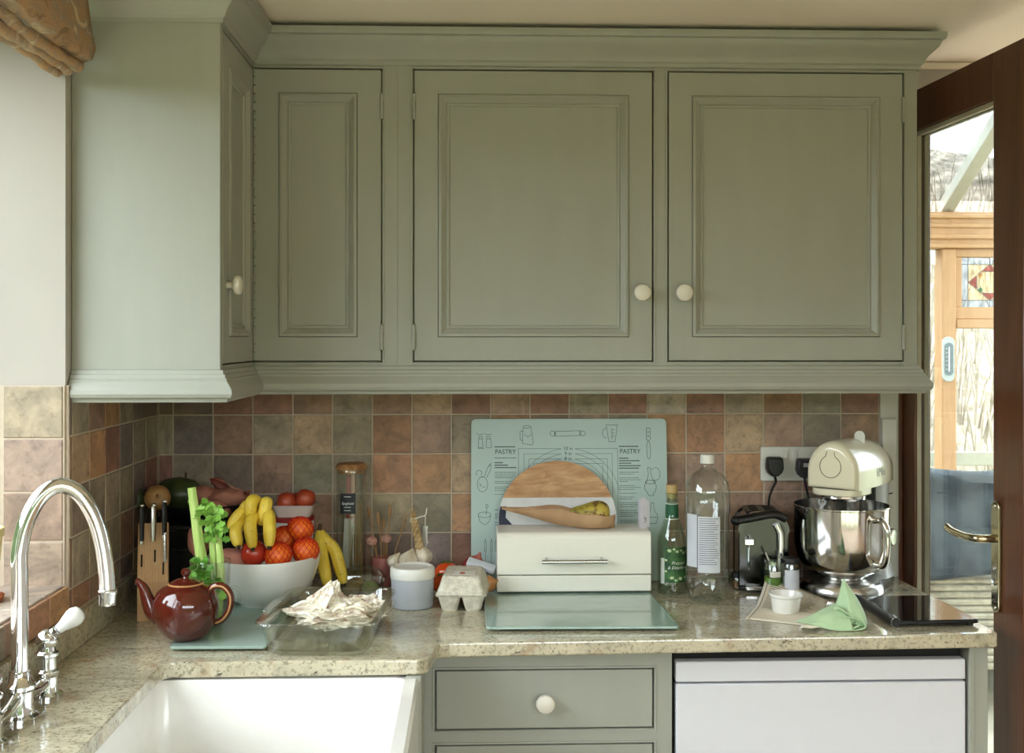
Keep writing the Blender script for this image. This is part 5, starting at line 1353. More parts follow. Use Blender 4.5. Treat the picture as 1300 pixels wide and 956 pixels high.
for k in range(13):
    z = -0.035 + (cut+0.006-(-0.035))*k/12*0.72; pts.append((-math.sqrt(BRD*BRD-z*z)+0.0005, z))
inner = [(-BRD+0.020, pts[-1][1]), (-BRD+0.018, 0.008), (-BRD+0.040, -0.016), (-BRD+0.036, -0.035)]
m.prism([(x, z+BRD) for x, z in pts+inner], 0.0002, 0.0008, RX90); obj('navy_paint', m, M_('navy_paint', srgb(40, 46, 70), 0.5), wp, smooth=0)

# ------------------------------------------------------------------ bread bin
bl_, br_ = PY(631, 752, -0.232), PY(827, 752, -0.232)
ZBB = GB
BB = thing('bread_bin', 'cream enamel bread bin with a bar handle standing on the glass board', 'bread bin', (bl_.x, -0.232, ZBB))
bw = br_.x-bl_.x; bh = PY(730, 676, -0.232).z - ZBB; bd = 0.128; zs = PY(730, 730, -0.232).z - ZBB
def bin_prof(z0, z1, r_):
    p = [(0, z0), (0, z1-r_)]
    for k in range(1, 9): a = R(90*k/8); p.append((r_-r_*math.cos(a), z1-r_+r_*math.sin(a)))
    return p
m = MB(); pr = [(0.0, 0.004), (bd, 0.004), (bd, zs-0.0015), (0.0, zs-0.0015)]
m.rings([[(0, y, z) for y, z in pr], [(bw, y, z) for y, z in pr]]); obj('base', m, m_cream_bin, BB, smooth=0, bevel=0.003)
m = MB(); pr = [(bd, zs+0.001)] + [(0, zs+0.001)] + bin_prof(zs+0.001, bh, 0.016)[1:] + [(bd-0.006, bh), (bd, bh-0.006)]
pr = list(reversed(pr)); m.rings([[(0, y, z) for y, z in pr], [(bw, y, z) for y, z in pr]]); ld_ = obj('roll_lid', m, m_cream_bin, BB, smooth=40, bevel=0.002)
for x in (0.03, bw-0.03):
    for y in (0.02, bd-0.02):
        m = MB(); m.lathe([(0, 0), (0.008, 0), (0.008, 0.0045), (0, 0.0045)], 12, (x, y, 0)); obj('foot', m, m_black, BB)
h0, h1 = PY(688, 713, -0.25).x-bl_.x, PY(771, 713, -0.25).x-bl_.x; hz_ = PY(730, 713, -0.25).z-ZBB
m = MB(); m.tube([(h0, -0.022, hz_), (h1, -0.022, hz_)], 0.0052, 14); hb = obj('handle_bar', m, m_steel, ld_)
for x in (h0+0.012, h1-0.012):
    m = MB(); m.tube([(x, -0.022, hz_+0.002), (x, 0.002, hz_+0.004)], 0.0036, 10); obj('handle_post', m, m_steel, hb)
# pear in a brown paper bag on top of the bin
ztb = ZBB + bh
m_paper = two_tone('brown_paper', srgb(170, 132, 98), srgb(192, 156, 120), 8, rough=0.85, bump=0.15)
yb_ = -0.178
def bag(u, v):
    # open-topped boat of paper: u runs along it, v from back edge round the bottom to the front edge
    xa, xb = PY(637, 660, yb_).x, PY(780, 660, yb_).x
    x = xa + (xb-xa)*u
    bot = ztb + 0.0015 + 0.050*(1-min(1, u/0.72))**1.35
    wid = 0.008 + 0.030*min(1, u*1.7)**0.8*(1-max(0, (u-0.88))/0.12*0.75)
    hgt = max(0.006, ztb + 0.058 - 0.013*u - 0.016*max(0, u-0.55)/0.45 - bot)*min(1, 0.2+u*3)
    a = math.pi*(v)        # 0 back edge .. pi front edge
    y = yb_ + wid*math.cos(a)
    z = bot + hgt*(1-math.sin(a)**0.8) + 0.0025*math.sin(u*17+v*6)*abs(math.cos(a))
    if v > 0.5 and u > 0.92: z += 0.010*(u-0.92)/0.08
    return (x, y, z)
m = MB(); m.sheet(bag, 48, 20)
o = obj('paper_bag', m, m_paper, solid=0.0008); tag(o, 'torn open brown paper bag with a pear on top of the bread bin', 'paper bag')
def pear_material():
    k = Nodes('pear_skin'); v = k.coord(); n = k.noise(v, 60, 4, 0.6); n1 = k.noise(v, 14, 3)
    c = k.ramp(n1, [(0.35, srgb(150, 140, 50)), (0.65, srgb(198, 172, 76))])
    c = k.mix(k.ramp(n, [(0.40, (1,1,1,1)), (0.50, (0,0,0,1))]), c, srgb(112, 82, 34))
    k.link(c, k.b.inputs['Base Color']); k.b.inputs['Roughness'].default_value = 0.4; return k.m
pp_ = PY(757, 648, yb_)
PE = thing('pear', 'speckled yellow green pear lying in the paper bag', 'pear', (pp_.x, yb_, ztb+0.0385))
PE.scale = (1.12, 1.12, 1.12)
q = lathe_M((-0.97, -0.06, 0.02), (0, 0, 0))
m = MB(); m.lathe([(0, -0.028), (0.010, -0.029), (0.020, -0.025), (0.0265, -0.014), (0.0275, -0.002), (0.0245, 0.012), (0.0185, 0.026), (0.0145, 0.040), (0.0115, 0.052), (0.006, 0.060), (0, 0.061)], 30, M=q); obj('skin', m, pear_material(), PE, sub=1)
m = MB(); m.tube([q @ Vector((0, 0, 0.058)), q @ Vector((0.004, 0, 0.074))], 0.0015, 6); obj('stem', m, m_stem, PE)
# folded white card standing on the bin
cc_ = PY(819, 668, -0.165)
m_card = M_('lilac_white_card', srgb(222, 218, 228), 0.6)
CD = thing('folded_card', 'small folded white card standing on the end of the bread bin', 'card', (cc_.x, -0.165, ztb), R(24))
ch = PY(819, 631, -0.165).z - ztb
m = MB(); m.add([(-0.013, 0, 0.0), (0.013, 0.0, 0.0), (0.013, 0, ch-0.012), (-0.005, 0, ch), (-0.013, 0, ch-0.004)], [(0,1,2,3,4)]); f_ = obj('front_leaf', m, m_card, CD, smooth=0, solid=0.0008)
m = MB(); m.add([(-0.013, 0.001, 0.0), (-0.004, 0.024, 0.0), (-0.004, 0.024, ch-0.008), (-0.013, 0.001, ch-0.004)], [(0,1,2,3)]); obj('back_leaf', m, m_card, CD, smooth=0, solid=0.0008)
m = MB(); 
for a, b in (((-0.004, 0.026), (0.003, 0.018)), ((0.003, 0.018), (-0.002, 0.012)), ((-0.001, 0.020), (0.004, 0.024))): m.tube([(a[0], -0.0009, a[1]), (b[0], -0.0009, b[1])], 0.0006, 5)
obj('ink_mark', m, m_print, f_)

# ------------------------------------------------------------------ bottles
m_gbot = glass_('faint_green_glass', (0.90, 0.95, 0.89, 1), 0.02, 1.5, 0.02)
c = at(853, 753)
GBt = thing('cordial_bottle', 'clear glass bottle with cork stopper and green leafy label beside the bread bin', 'bottle', (c.x, c.y, ZT))
R_ = 0.0352
hb_ = PY(853, 615, c.y).z - ZT
def H(py): return PY(853, py, c.y).z - ZT
prof = [(0, 0.006), (0.020, 0.004), (0.030, 0), (R_-0.001, 0.003), (R_, 0.010), (R_, H(690)), (R_-0.002, H(680)), (R_-0.010, H(668)), (0.0175, H(658)), (0.0155, H(650)), (0.0142, H(640)), (0.0140, H(630)), (0.0152, H(629)), (0.0152, H(626)), (0.0125, H(625.5)), (0.0115, H(632)), (0.0125, H(650)), (0.0145, H(657)), (R_-0.013, H(669)), (R_-0.005, H(681)), (R_-0.003, H(691)), (R_-0.003, 0.012), (0.020, 0.010), (0, 0.011)]
m = MB(); m.lathe(prof, 40); obj('glass', m, m_gbot, GBt)
m = MB(); m.lathe([(0, H(632)), (0.0112, H(632)), (0.0118, H(626)), (0.0140, H(625)), (0.0145, H(617)), (0.0135, H(615)), (0, H(615))], 28); obj('cork_stopper', m, M_('gold_stopper', srgb(196, 164, 110), 0.45), GBt)
m = MB(); m.lathe([(0.0162, H(657)), (0.0164, H(650)), (0.0152, H(640))], 32, cap=False); nb = obj('neck_band', m, M_('green_foil', srgb(34, 92, 62), 0.35), GBt)
for py, w_ in ((658, 0.0012), (639, 0.0010)):
    m = MB(); m.lathe([(0.0168 if py > 650 else 0.0153, H(py)-w_), (0.0172 if py > 650 else 0.0157, H(py)), (0.0168 if py > 650 else 0.0153, H(py)+w_)], 32, cap=False); obj('pale_band', m, m_white_print, nb)
m_glab = two_tone('leafy_green_label', srgb(28, 66, 36), srgb(66, 108, 56), 40, rough=0.5)
lab = obj('label', curved_label(R_+0.0005, -38, 78, H(736), H(692), 24), m_glab, GBt)
m = MB(); r_ = R_+0.0009
def lab_pt(a, z): return (r_*math.sin(R(a)), -r_*math.cos(R(a)), z)
for a, py, s_ in ((-20, 696, 4.5), (-2, 694, 3), (10, 697, 3.5), (40, 699, 4), (-33, 708, 3), (-10, 730, 4.5), (6, 733, 3.5), (24, 731, 4.5), (-34, 722, 3), (50, 730, 4), (28, 696, 3)):
    m = MB(); ring = [lab_pt(a+math.cos(k*math.pi/5)*s_*(1.6 if k % 2 else 0.8)*1.6, H(py)+math.sin(k*math.pi/5)*0.0007*s_*(1.5 if k % 2 else 0.95+0.3*math.sin(k*2+a))) for k in range(10)]
    m.add(ring, [tuple(range(10))]); obj('blossom_print', m, M_('pale_blossom', srgb(190, 206, 160), 0.6) if 'pale_blossom' not in bpy.data.materials else bpy.data.materials['pale_blossom'], lab, smooth=0)
obj('lettering', wrap_text('Pressed', 0.0110, R_+0.0011, 16, H(711.5), 0.3), m_white_print, lab, smooth=0)
obj('lettering', wrap_text('& Elderflower', 0.0105, R_+0.0011, 20, H(717.5), 0.3), m_white_print, lab, smooth=0)
obj('barcode_strip', curved_label(R_+0.0008, -58, -40, H(738), H(706), 6), M_('white_label_strip', srgb(206, 214, 206), 0.6), GBt, smooth=0)

c = at(898, 762)
PTt = thing('plastic_bottle', 'large empty clear plastic bottle with white cap and white label', 'bottle', (c.x, c.y, ZT))
def H2(py): return PY(898, py, c.y).z - ZT
R2 = 0.0535
prof = [(R2-0.014, 0.002), (R2-0.004, 0.018), (R2, 0.036), (R2-0.0015, H2(724)), (R2-0.0025, H2(722)), (R2-0.0025, H2(652)), (R2, H2(650)), (R2, H2(625)), (R2-0.004, H2(612)), (R2-0.016, H2(602)), (0.022, H2(597)), (0.0165, H2(594)), (0.0150, H2(590)), (0.0165, H2(589)), (0.0165, H2(588)), (0.0135, H2(588))]
n_ = 50; rs = []
for j in range(n_): pass
def petal(r_, z, amp): return [((r_+amp*math.cos(5*2*math.pi*k/n_))*math.cos(2*math.pi*k/n_), (r_+amp*math.cos(5*2*math.pi*k/n_))*math.sin(2*math.pi*k/n_), z) for k in range(n_)]
m = MB(); m.rings([petal(0.012, 0.014, 0.0), petal(0.026, 0.008, 0.002), petal(0.036, 0.0, 0.003), petal(0.043, 0.006, 0.003), petal(R2-0.004, 0.026, 0.002), petal(R2, 0.046, 0.0)] + [petal(r_, z, 0) for r_, z in prof[3:]], True, False); obj('shell', m, m_pet, PTt)
m = MB(); m.lathe([(0, H2(588)), (0.0165, H2(588)), (0.0168, H2(579)), (0.0155, H2(577)), (0, H2(576.6))], 36); obj('cap', m, m_white_plastic, PTt)
m_plab = M_('grey_white_label', srgb(206, 208, 216), 0.5)
lab = obj('label', curved_label(R2-0.0008, -36, 22, H2(722), H2(652), 20), m_plab, PTt)
obj('label_wing', curved_label(R2-0.0010, -75, -39, H2(716), H2(650), 14), m_plab, PTt)
mg = M_('grey_print', srgb(120, 124, 138), 0.7)
m = MB()
for k in range(22):
    z = H2(655+k*2.7); e_ = rng.uniform(4, 18)
    s_ = curved_label(R2-0.0003, -33, e_, z, z+0.0016, 10); m.add(s_.v, s_.f)
obj('small_print', m, mg, lab, smooth=0)
obj('fold_line', curved_label(R2-0.0003, -38.2, -36.6, H2(720), H2(651), 2), mg, lab, smooth=0)

# ------------------------------------------------------------------ double socket and plugs
s0, s1 = PY(965, 567, -0.01), PY(1038, 610, -0.01)
sw, sh = s1.x-s0.x, s0.z-s1.z
SK = thing('double_socket', 'white double power socket mounted on the tiles', 'socket', ((s0.x+s1.x)/2, -0.0085, (s0.z+s1.z)/2))
m = MB(); m.prism(rrect(sw, sh, 0.004, 4), 0, 0.010, RX90); obj('face_plate', m, m_white_plastic, SK, bevel=0.002)
for x in (-0.012, 0.012):
    m = MB(); m.box(x-0.0055, x+0.0055, -0.0145, -0.0095, 0.014, 0.034, Matrix.Rotation(R(3 if x < 0 else -3), 4, 'X')); obj('rocker_switch', m, m_white_plastic, SK, bevel=0.001)
for x in (-sw*0.41, sw*0.41):
    m = MB(); m.lathe([(0, 0), (0.003, 0), (0.003, 0.0008), (0, 0.001)], 12, M=Matrix.Translation((x, -0.0103, 0.0)) @ RX90); obj('screw', m, m_steel, SK)
def plug(px, py, lb, mat, lab, cable):
    p = PY(px, py, -0.03); t = thing('power_plug', lb, 'plug', (p.x, -0.0195, p.z), 0, 'plugs in the double socket')
    out = [(-0.021, 0.020), (-0.017, 0.025), (0.017, 0.025), (0.021, 0.020), (0.023, -0.004), (0.019, -0.016), (0.008, -0.026), (-0.008, -0.026), (-0.019, -0.016), (-0.023, -0.004)]
    out.reverse()
    m = MB(); m.rings([[(x*0.9, 0, z*0.9) for x, z in out], [(x, -0.006, z) for x, z in out], [(x*0.97, -0.022, z*0.97) for x, z in out], [(x*0.86, -0.030, z*0.86) for x, z in out]]); b = obj('plug_body', m, mat, t, bevel=0.002)
    if lab:
        m = MB(); m.box(-0.008, 0.010, -0.0312, -0.0306, 0.004, 0.014); obj('label', m, M_('plug_label', srgb(178, 176, 180), 0.6), b, smooth=0)
    P = [Vector((0, -0.014, -0.024))] + [PY(*q) - Vector(t.location) for q in cable]
    m = MB(); m.tube(bez(P, 6), 0.0032, 8); obj('cable', m, mat, t)
plug(983, 592, 'plain black plug in the double socket straight above the toaster', m_black, False, [(985, 612, -0.03), (980, 622, -0.028), (976, 640, -0.025), (978, 690, -0.024), (978, 733, -0.024)])
plug(1021, 594, 'dark grey plug with a pale label beside the mixer', M_('dark_grey_plastic', srgb(48, 46, 50), 0.4), True, [(1022, 612, -0.034), (1026, 630, -0.028), (1030, 650, -0.022), (1033, 700, -0.022)])

# ------------------------------------------------------------------ toaster
m_dark_chrome = M_('smoked_chrome', (0.05, 0.049, 0.048, 1), 0.14, 1.0, var=0.05)
TX, TY = PY(966, 700, -0.115).x, -0.108
TO = thing('toaster', 'chrome toaster with black top and lever under the socket', 'toaster', (TX, TY, ZT), R(-8))
def toast_ring(x, s): return None
tw, td, tht = 0.118, 0.150, 0.190
prof = [(-tw/2, 0.012)] + [(-tw/2, tht-0.045)] + [(-tw/2+0.045-0.045*math.cos(R(a)), tht-0.045+0.045*math.sin(R(a))) for a in range(15, 91, 15)] + [(tw/2-0.045+0.045*math.sin(R(a)), tht-0.045+0.045*math.cos(R(a))) for a in range(0, 91, 15)] + [(tw/2, 0.012)]
m = MB(); m.rings([[(x, -td/2+0.01, z) for x, z in prof], [(x, td/2-0.01, z) for x, z in prof]]); obj('shell', m, m_dark_chrome, TO)
for y0, y1 in ((-td/2, -td/2+0.0105), (td/2-0.0105, td/2)):
    m = MB(); m.rings([[(x*1.03, y0, z*1.015) for x, z in prof], [(x*1.03, y1, z*1.015) for x, z in prof]]); obj('end_cheek', m, m_dark_chrome, TO, bevel=0.003)
m = MB(); m.tube([(0.040, -td/2-0.001, 0.020), (0.040, -td/2-0.001, tht-0.045), (0.030, -td/2-0.001, tht-0.022)], 0.010, 14, flat=1.0); obj('chrome_strip', m, m_chrome, TO)
m = MB(); arcp = [(x*1.05, z*1.03) for x, z in prof[1:-1]]
m.rings([[(x, -td/2-0.004, z) for x, z in arcp] + [(x*0.86, -td/2-0.004, z-0.014) for x, z in reversed(arcp)], [(x, -td/2+0.012, z) for x, z in arcp] + [(x*0.86, -td/2+0.012, z-0.014) for x, z in reversed(arcp)]]); obj('black_arch', m, m_gloss_black, TO)
m = MB(); m.box(-0.040, 0.040, -td/2+0.02, td/2-0.02, tht-0.004, tht+0.004); obj('slot_surround', m, m_black, TO, bevel=0.003)
for x in (-0.018, 0.018):
    m = MB(); m.box(x-0.010, x+0.010, -td/2+0.028, td/2-0.028, tht+0.0042, tht+0.0050); obj('slot', m, m_black_gap, TO, smooth=0)
m = MB(); m.tube(bez([(-0.070, -td/2-0.028, tht-0.012), (-0.030, -td/2-0.028, tht-0.004), (0.020, -td/2-0.022, tht+0.004), (0.05, -td/2-0.012, tht-0.008)], 6), 0.011, 12, flat=0.8); m.ball((-0.070, -td/2-0.028, tht-0.012), 0.0125, 14, 10); obj('lift_handle', m, m_black, TO)
m = MB(); m.tube([(-0.036, -td/2-0.004, 0.055), (-0.036, -td/2-0.004, tht-0.05)], 0.003, 8); m.box(-0.046, -0.026, -td/2-0.016, -td/2-0.003, 0.118, 0.130); obj('lever', m, m_chrome, TO)
m = MB(); m.lathe([(0, 0), (0.016, 0), (0.015, 0.012), (0, 0.013)], 24, M=Matrix.Translation((0.018, -td/2, 0.062)) @ RX90); obj('dial', m, m_chrome, TO)
m = MB(); m.box(-tw/2, tw/2, -td/2, td/2, 0.003, 0.014); obj('base', m, m_black, TO, bevel=0.003)
m = MB(); m.box(-0.045, 0.045, -td/2-0.018, -td/2+0.01, 0.006, 0.016); obj('crumb_tray', m, m_steel, TO, bevel=0.002)

# ------------------------------------------------------------------ jars in front of the toaster
def jar(name, px, pyb, r_, h, lb, content, clab, lid):
    c = at(px, pyb); t = thing(name, lb, 'jar', (c.x, c.y, ZT))
    m = MB(); m.lathe([(0, 0), (r_-0.002, 0), (r_, 0.003), (r_, h-0.014), (r_-0.003, h-0.008), (r_-0.003, h), (r_-0.0048, h), (r_-0.0045, h-0.012), (r_-0.002, h-0.018), (r_-0.002, 0.004), (0, 0.004)], 32); obj('glass', m, m_glass, t)
    if content:
        m = MB(); m.lathe([(0, 0.0045), (r_-0.0025, 0.0045), (r_-0.0025, h*0.55), (0, h*0.55)], 28); obj('contents', m, content, t)
    if lid:
        m = MB(); m.lathe([(0, h-0.010), (r_+0.0006, h-0.010), (r_+0.0012, h-0.002), (r_, h+0.002), (0, h+0.002)], 32); obj('lid', m, lid, t)
    if clab: obj('label', curved_label(r_+0.0006, clab[1], clab[2], h*clab[3], h*clab[4], 14), clab[0], t)
    return t
m_pesto = two_tone('green_pesto', srgb(84, 130, 20), srgb(128, 170, 40), 40, rough=0.5)
jar('pesto_jar', 981, 757, 0.0225, 0.085, 'open glass jar half full of bright green pesto in front of the toaster', m_pesto, (m_white_paint, -30, 40, 0.58, 0.74), None)
jar('spice_jar', 1003, 758, 0.0215, 0.092, 'glass jar with a black lid and grey white label beside the mixer', M_('pale_powder', srgb(150, 150, 146), 0.9), (m_plab, -50, 60, 0.08, 0.74), m_black)
jar('small_jar', 936, 748, 0.0130, 0.040, 'tiny brown jar with a dark lid beside the plastic bottle', two_tone('brown_paste', srgb(110, 64, 30), srgb(150, 96, 50), 30), None, m_black)
m = MB(); m.tube(bez([(0, 0, 0), (0.004, 0.004, 0.04), (-0.006, 0.010, 0.075)], 5), 0.0022, 8); 
p = at(981, 757); o = obj('teaspoon_handle', m, m_steel, loc=(p.x-0.010, p.y-0.004, ZT+0.030)); o.name = 'teaspoon'; tag(o, 'thin steel teaspoon standing in the pesto jar', 'spoon')

# ------------------------------------------------------------------ stand mixer
BT = R(42)
mc = Vector((PY(1068, 641, -0.185).x, -0.185, ZT))
MX = thing('stand_mixer', 'cream stand mixer with a polished steel bowl at the end of the worktop', 'mixer', mc, -BT)   # local -y is the front
COLY = 0.150
m_silver = M_('silver_plastic', srgb(206, 208, 208), 0.32, var=0.02)
# base: round under the bowl, running back under the column
def base_poly(k):
    pts = []
    for a in range(-200, 21, 10): pts.append((0.100*k*math.cos(R(a)), 0.100*k*math.sin(R(a))))
    pts += [(0.062*k, 0.10), (0.060*k, COLY+0.036*k), (-0.060*k, COLY+0.036*k), (-0.062*k, 0.10)]
    return pts
m = MB(); m.rings([[(x, y, 0.003) for x, y in base_poly(1.0)], [(x, y, 0.016) for x, y in base_poly(1.0)], [(x, y, 0.028) for x, y in base_poly(0.93)], [(x, y, 0.033) for x, y in base_poly(0.80)]]); obj('base', m, m_steel, MX, bevel=0.003)
for x, y in ((-0.06, -0.05), (0.06, -0.05), (-0.045, COLY), (0.045, COLY)):
    m = MB(); m.lathe([(0, 0), (0.010, 0), (0.010, 0.0035), (0, 0.0035)], 12, (x, y, 0)); obj('foot', m, m_black, MX)
# column
def colr(w_, d_, z, yo=0.0): return [(x, y, z) for x, y in rrect(w_, d_, 0.018, 4, 0, COLY+yo)]
m = MB(); m.rings([colr(0.130, 0.082, 0.020), colr(0.112, 0.070, 0.060), colr(0.104, 0.066, 0.13), colr(0.104, 0.066, 0.2595)]); obj('column', m, m_silver, MX)
m = MB(); m.box(-0.040, 0.040, COLY-0.037, COLY-0.0325, 0.14, 0.257); obj('column_front', m, M_('dark_grey_panel', srgb(70, 68, 66), 0.4), MX, bevel=0.002)
m = MB(); m.lathe([(0, 0), (0.021, 0), (0.022, 0.004), (0.022, 0.018), (0.0185, 0.023), (0, 0.0235)], 28, M=Matrix.Translation((0.052, COLY-0.004, 0.122)) @ Matrix.Rotation(R(90), 4, 'Y')); dl_ = obj('speed_dial', m, m_steel, MX)
m = MB(); m.lathe([(0.0222, 0.003), (0.0226, 0.0055), (0.0222, 0.008)], 28, cap=False, M=Matrix.Translation((0.052, COLY-0.004, 0.122)) @ Matrix.Rotation(R(90), 4, 'Y')); obj('dial_ring', m, m_chrome, dl_)
# head: D-shaped section running front to back
zh0, zh1 = 0.276, 0.392
def head_sec(y, w_, z0, z1, n=18):
    pts = [(w_/2, y, z0), (w_/2, y, z0+(z1-z0)*0.35)]
    for k in range(1, n): a = math.pi*k/n; pts.append((w_/2*math.cos(a), y, z0+(z1-z0)*0.35+(z1-z0)*0.65*math.sin(a)))
    pts += [(-w_/2, y, z0+(z1-z0)*0.35), (-w_/2, y, z0)]
    return pts
secs = [(-0.062, 0.104, 0.268, 0.352), (-0.0605, 0.116, 0.262, 0.364), (-0.054, 0.124, 0.258, 0.370), (-0.040, 0.128, 0.256, 0.373), (0.055, 0.128, 0.257, 0.374), (0.10, 0.126, 0.258, 0.372), (0.15, 0.122, 0.260, 0.366), (0.188, 0.112, 0.262, 0.346), (0.200, 0.092, 0.266, 0.322)]
m = MB(); m.rings([head_sec(*s) for s in secs]); hd_ = obj('head', m, m_cream, MX, smooth=50)
# lower front collar, chrome ring, outlet hub cover outline, logo, tag
m = MB(); m.rings([[(x, y, z) for x, y in rrect(0.124, 0.128, 0.040, 6, 0, 0.004)] for z in (0.240, 0.2575)]); obj('collar', m, m_cream, MX, bevel=0.003)
m = MB(); m.rings([[(x, y, z) for x, y in rrect(0.1255, 0.1295, 0.040, 6, 0, 0.004)] for z in (0.2575, 0.2592)]); obj('seam', m, M_('seam_dark', srgb(90, 84, 66), 0.6), MX)
m = MB(); m.lathe([(0, 0.225), (0.050, 0.225), (0.057, 0.228), (0.058, 0.239), (0.055, 0.2405), (0, 0.2405)], 40, (0, 0.004, 0)); obj('chrome_ring', m, m_chrome, MX)
m = MB(); cz_ = 0.312
ring = [(0.027*math.sin(R(a)), -0.0628, cz_-0.027*math.cos(R(a))) for a in range(-152, 153, 8)]
ring = [(-0.009, -0.0620, cz_+0.036)] + ring[0:] + [(0.009, -0.0620, cz_+0.036)]
m.tube(ring, 0.0008, 6); obj('hub_outline', m, M_('outline_dark', srgb(110, 104, 80), 0.6), hd_)
lm = text_mesh('kMix', 0.030); lm.v = [(0.0643, 0.090+x*0.9, 0.290+y) for x, y, z in lm.v]; obj('lettering', lm, M_('grey_logo', srgb(120, 120, 112), 0.4, 0.5), hd_, smooth=0)
m = MB(); m.prism(rrect(0.026, 0.040, 0.012, 6), 0, 0.003, Matrix.Translation((0.022, 0.060, 0.372)) @ RX90); obj('hang_tag', m, m_white_plastic, MX)
# beater shaft and beater
m = MB(); m.lathe([(0, 0.10), (0.008, 0.10), (0.008, 0.19), (0.014, 0.20), (0.014, 0.226), (0, 0.226)], 18, (0, 0.0, 0)); obj('shaft', m, m_steel, MX)
m = MB(); m.tube(bez([(0, -0.02, 0.12), (0.045, -0.02, 0.105), (0.05, -0.02, 0.070), (0.0, -0.02, 0.048), (-0.05, -0.02, 0.070), (-0.045, -0.02, 0.105), (0, -0.02, 0.12)], 6), 0.004, 8); obj('beater', m, m_steel, MX)
# bowl
m = MB(); m.lathe([(0, 0.040), (0.045, 0.040), (0.050, 0.034), (0.052, 0.034), (0.053, 0.041), (0.070, 0.046), (0.092, 0.060), (0.106, 0.084), (0.112, 0.115), (0.114, 0.210), (0.117, 0.212), (0.117, 0.215), (0.113, 0.215), (0.111, 0.115), (0.104, 0.086), (0.090, 0.063), (0.068, 0.050), (0, 0.046)], 64); bo_ = obj('bowl', m, m_bowl_steel, MX)
def bowl_handle(ang):
    d = Vector((math.cos(R(ang)), math.sin(R(ang)), 0)); Z = Vector((0, 0, 1))
    P = bez([d*0.110+Z*0.190, d*0.135+Z*0.192, d*0.152+Z*0.172, d*0.152+Z*0.120, d*0.140+Z*0.088, d*0.104+Z*0.082], 7)
    m = MB(); m.tube(P, 0.0078, 14); obj('bowl_handle', m, m_bowl_steel, bo_)
bowl_handle(-24)
m = MB(); m.lathe([(0.047, 0.033), (0.056, 0.033), (0.060, 0.038), (0.050, 0.040)], 40, cap=False); obj('bowl_foot', m, m_steel, bo_)
# spatula standing in the bowl
sp_ = Vector(MX.location) + Matrix.Rotation(-BT, 3, 'Z') @ Vector((-0.082, -0.030, 0.0))
tp_ = PY(1044, 637, sp_.y)
SPt = thing('spatula', 'white plastic spatula with a hole in its handle standing in the mixer bowl', 'spatula', (sp_.x, sp_.y, ZT+0.085))
m = MB(); top_ = tp_ - Vector(SPt.location)
m.tube([(0.010, 0, 0.0), tuple(top_-Vector((0, 0, 0.008)))], 0.0045, 10); obj('handle', m, m_white_plastic, SPt)
m = MB(); m.tube([top_+Vector((0.008*math.cos(k*math.pi/8), 0, 0.008*math.sin(k*math.pi/8))) for k in range(17)], 0.0032, 8); obj('loop', m, m_white_plastic, SPt)
# flex of the mixer
m = MB(); m.tube(bez([PY(1099, 634, -0.11)-mc, PY(1110, 633, -0.07)-mc, PY(1124, 628, -0.045)-mc, PY(1133, 626, -0.034)-mc], 6), 0.0016, 6, M=Matrix.Rotation(BT, 4, 'Z')); obj('flex', m, m_black, MX)

# ------------------------------------------------------------------ recipe sheet, ramekin, cloth, tablet
m_sheet = two_tone('recipe_paper', srgb(232, 222, 200), srgb(240, 232, 214), 6, rough=0.85)
A = at(946, 786); B = PZ(1032, 796, ZT); Tt = PY(973, 731, -0.215); C_ = PY(1052, 762, -0.275)
A, B, Tt, C_ = [Vector(v) for v in (A, B, Tt, C_)]
RS = thing('recipe_sheet', 'printed recipe sheet propped against the jars under the ramekin', 'paper', A)
def sheetf(u, v):
    p = A*(1-u)*(1-v) + B*u*(1-v) + Tt*(1-u)*v + C_*u*v
    z = ZT+0.0012 + max(0, (v-0.45)/0.55)**1.5*((Tt.z-ZT)*(1-u)+(C_.z-ZT)*u)
    return (p.x-A.x, p.y-A.y, z-A.z)
m = MB(); m.sheet(sheetf, 16, 20); ps_ = obj('sheet', m, m_sheet, RS, solid=0.0005)
m_ink = M_('brown_ink', srgb(110, 96, 72), 0.8)
def ink(u0, u1, v, w_): 
    mm = MB()
    mm.add([tuple(Vector(sheetf(u0+(u1-u0)*k/8, vv))+Vector((0, -0.0003, 0.0006))) for vv in (v, v+w_) for k in range(9)], [(k, k+1, k+10, k+9) for k in range(8)]); return mm
m = MB()
for k in range(16):
    v = 0.93 - k*0.032; s_ = ink(0.10, 0.10+rng.uniform(0.2, 0.36), v, 0.009); m.add(s_.v, s_.f); s_ = ink(0.54, 0.54+rng.uniform(0.2, 0.36), v, 0.009); m.add(s_.v, s_.f)
obj('print_lines', m, m_ink, ps_, smooth=0)
m = MB(); s_ = ink(0.03, 0.97, 0.965, 0.006); m.add(s_.v, s_.f)
m.add([tuple(Vector(sheetf(uu, k/10))+Vector((0, -0.0003, 0.0006))) for uu in (0.045, 0.055) for k in range(11)], [(k, k+1, k+12, k+11) for k in range(10)])
obj('border_line', m, m_ink, ps_, smooth=0)
c = at(999, 779)
m = MB(); m.lathe([(0, 0.001), (0.026, 0.001), (0.0285, 0), (0.030, 0.003), (0.0345, 0.034), (0.0380, 0.037), (0.0385, 0.041), (0.0370, 0.043), (0.0345, 0.0425), (0.0325, 0.038), (0.0275, 0.006), (0, 0.005)], 44)
RM = thing('ramekin', 'small white ramekin standing on the recipe sheet', 'ramekin', (c.x, c.y+0.010, ZT+0.0020))
obj('dish', m, m_white_gloss, RM)
m = MB(); m.lathe([(0, 0.0065), (0.0285, 0.0065), (0.030, 0.018), (0, 0.019)], 32); obj('sauce', m, M_('pale_sauce', srgb(206, 198, 178), 0.5), RM)

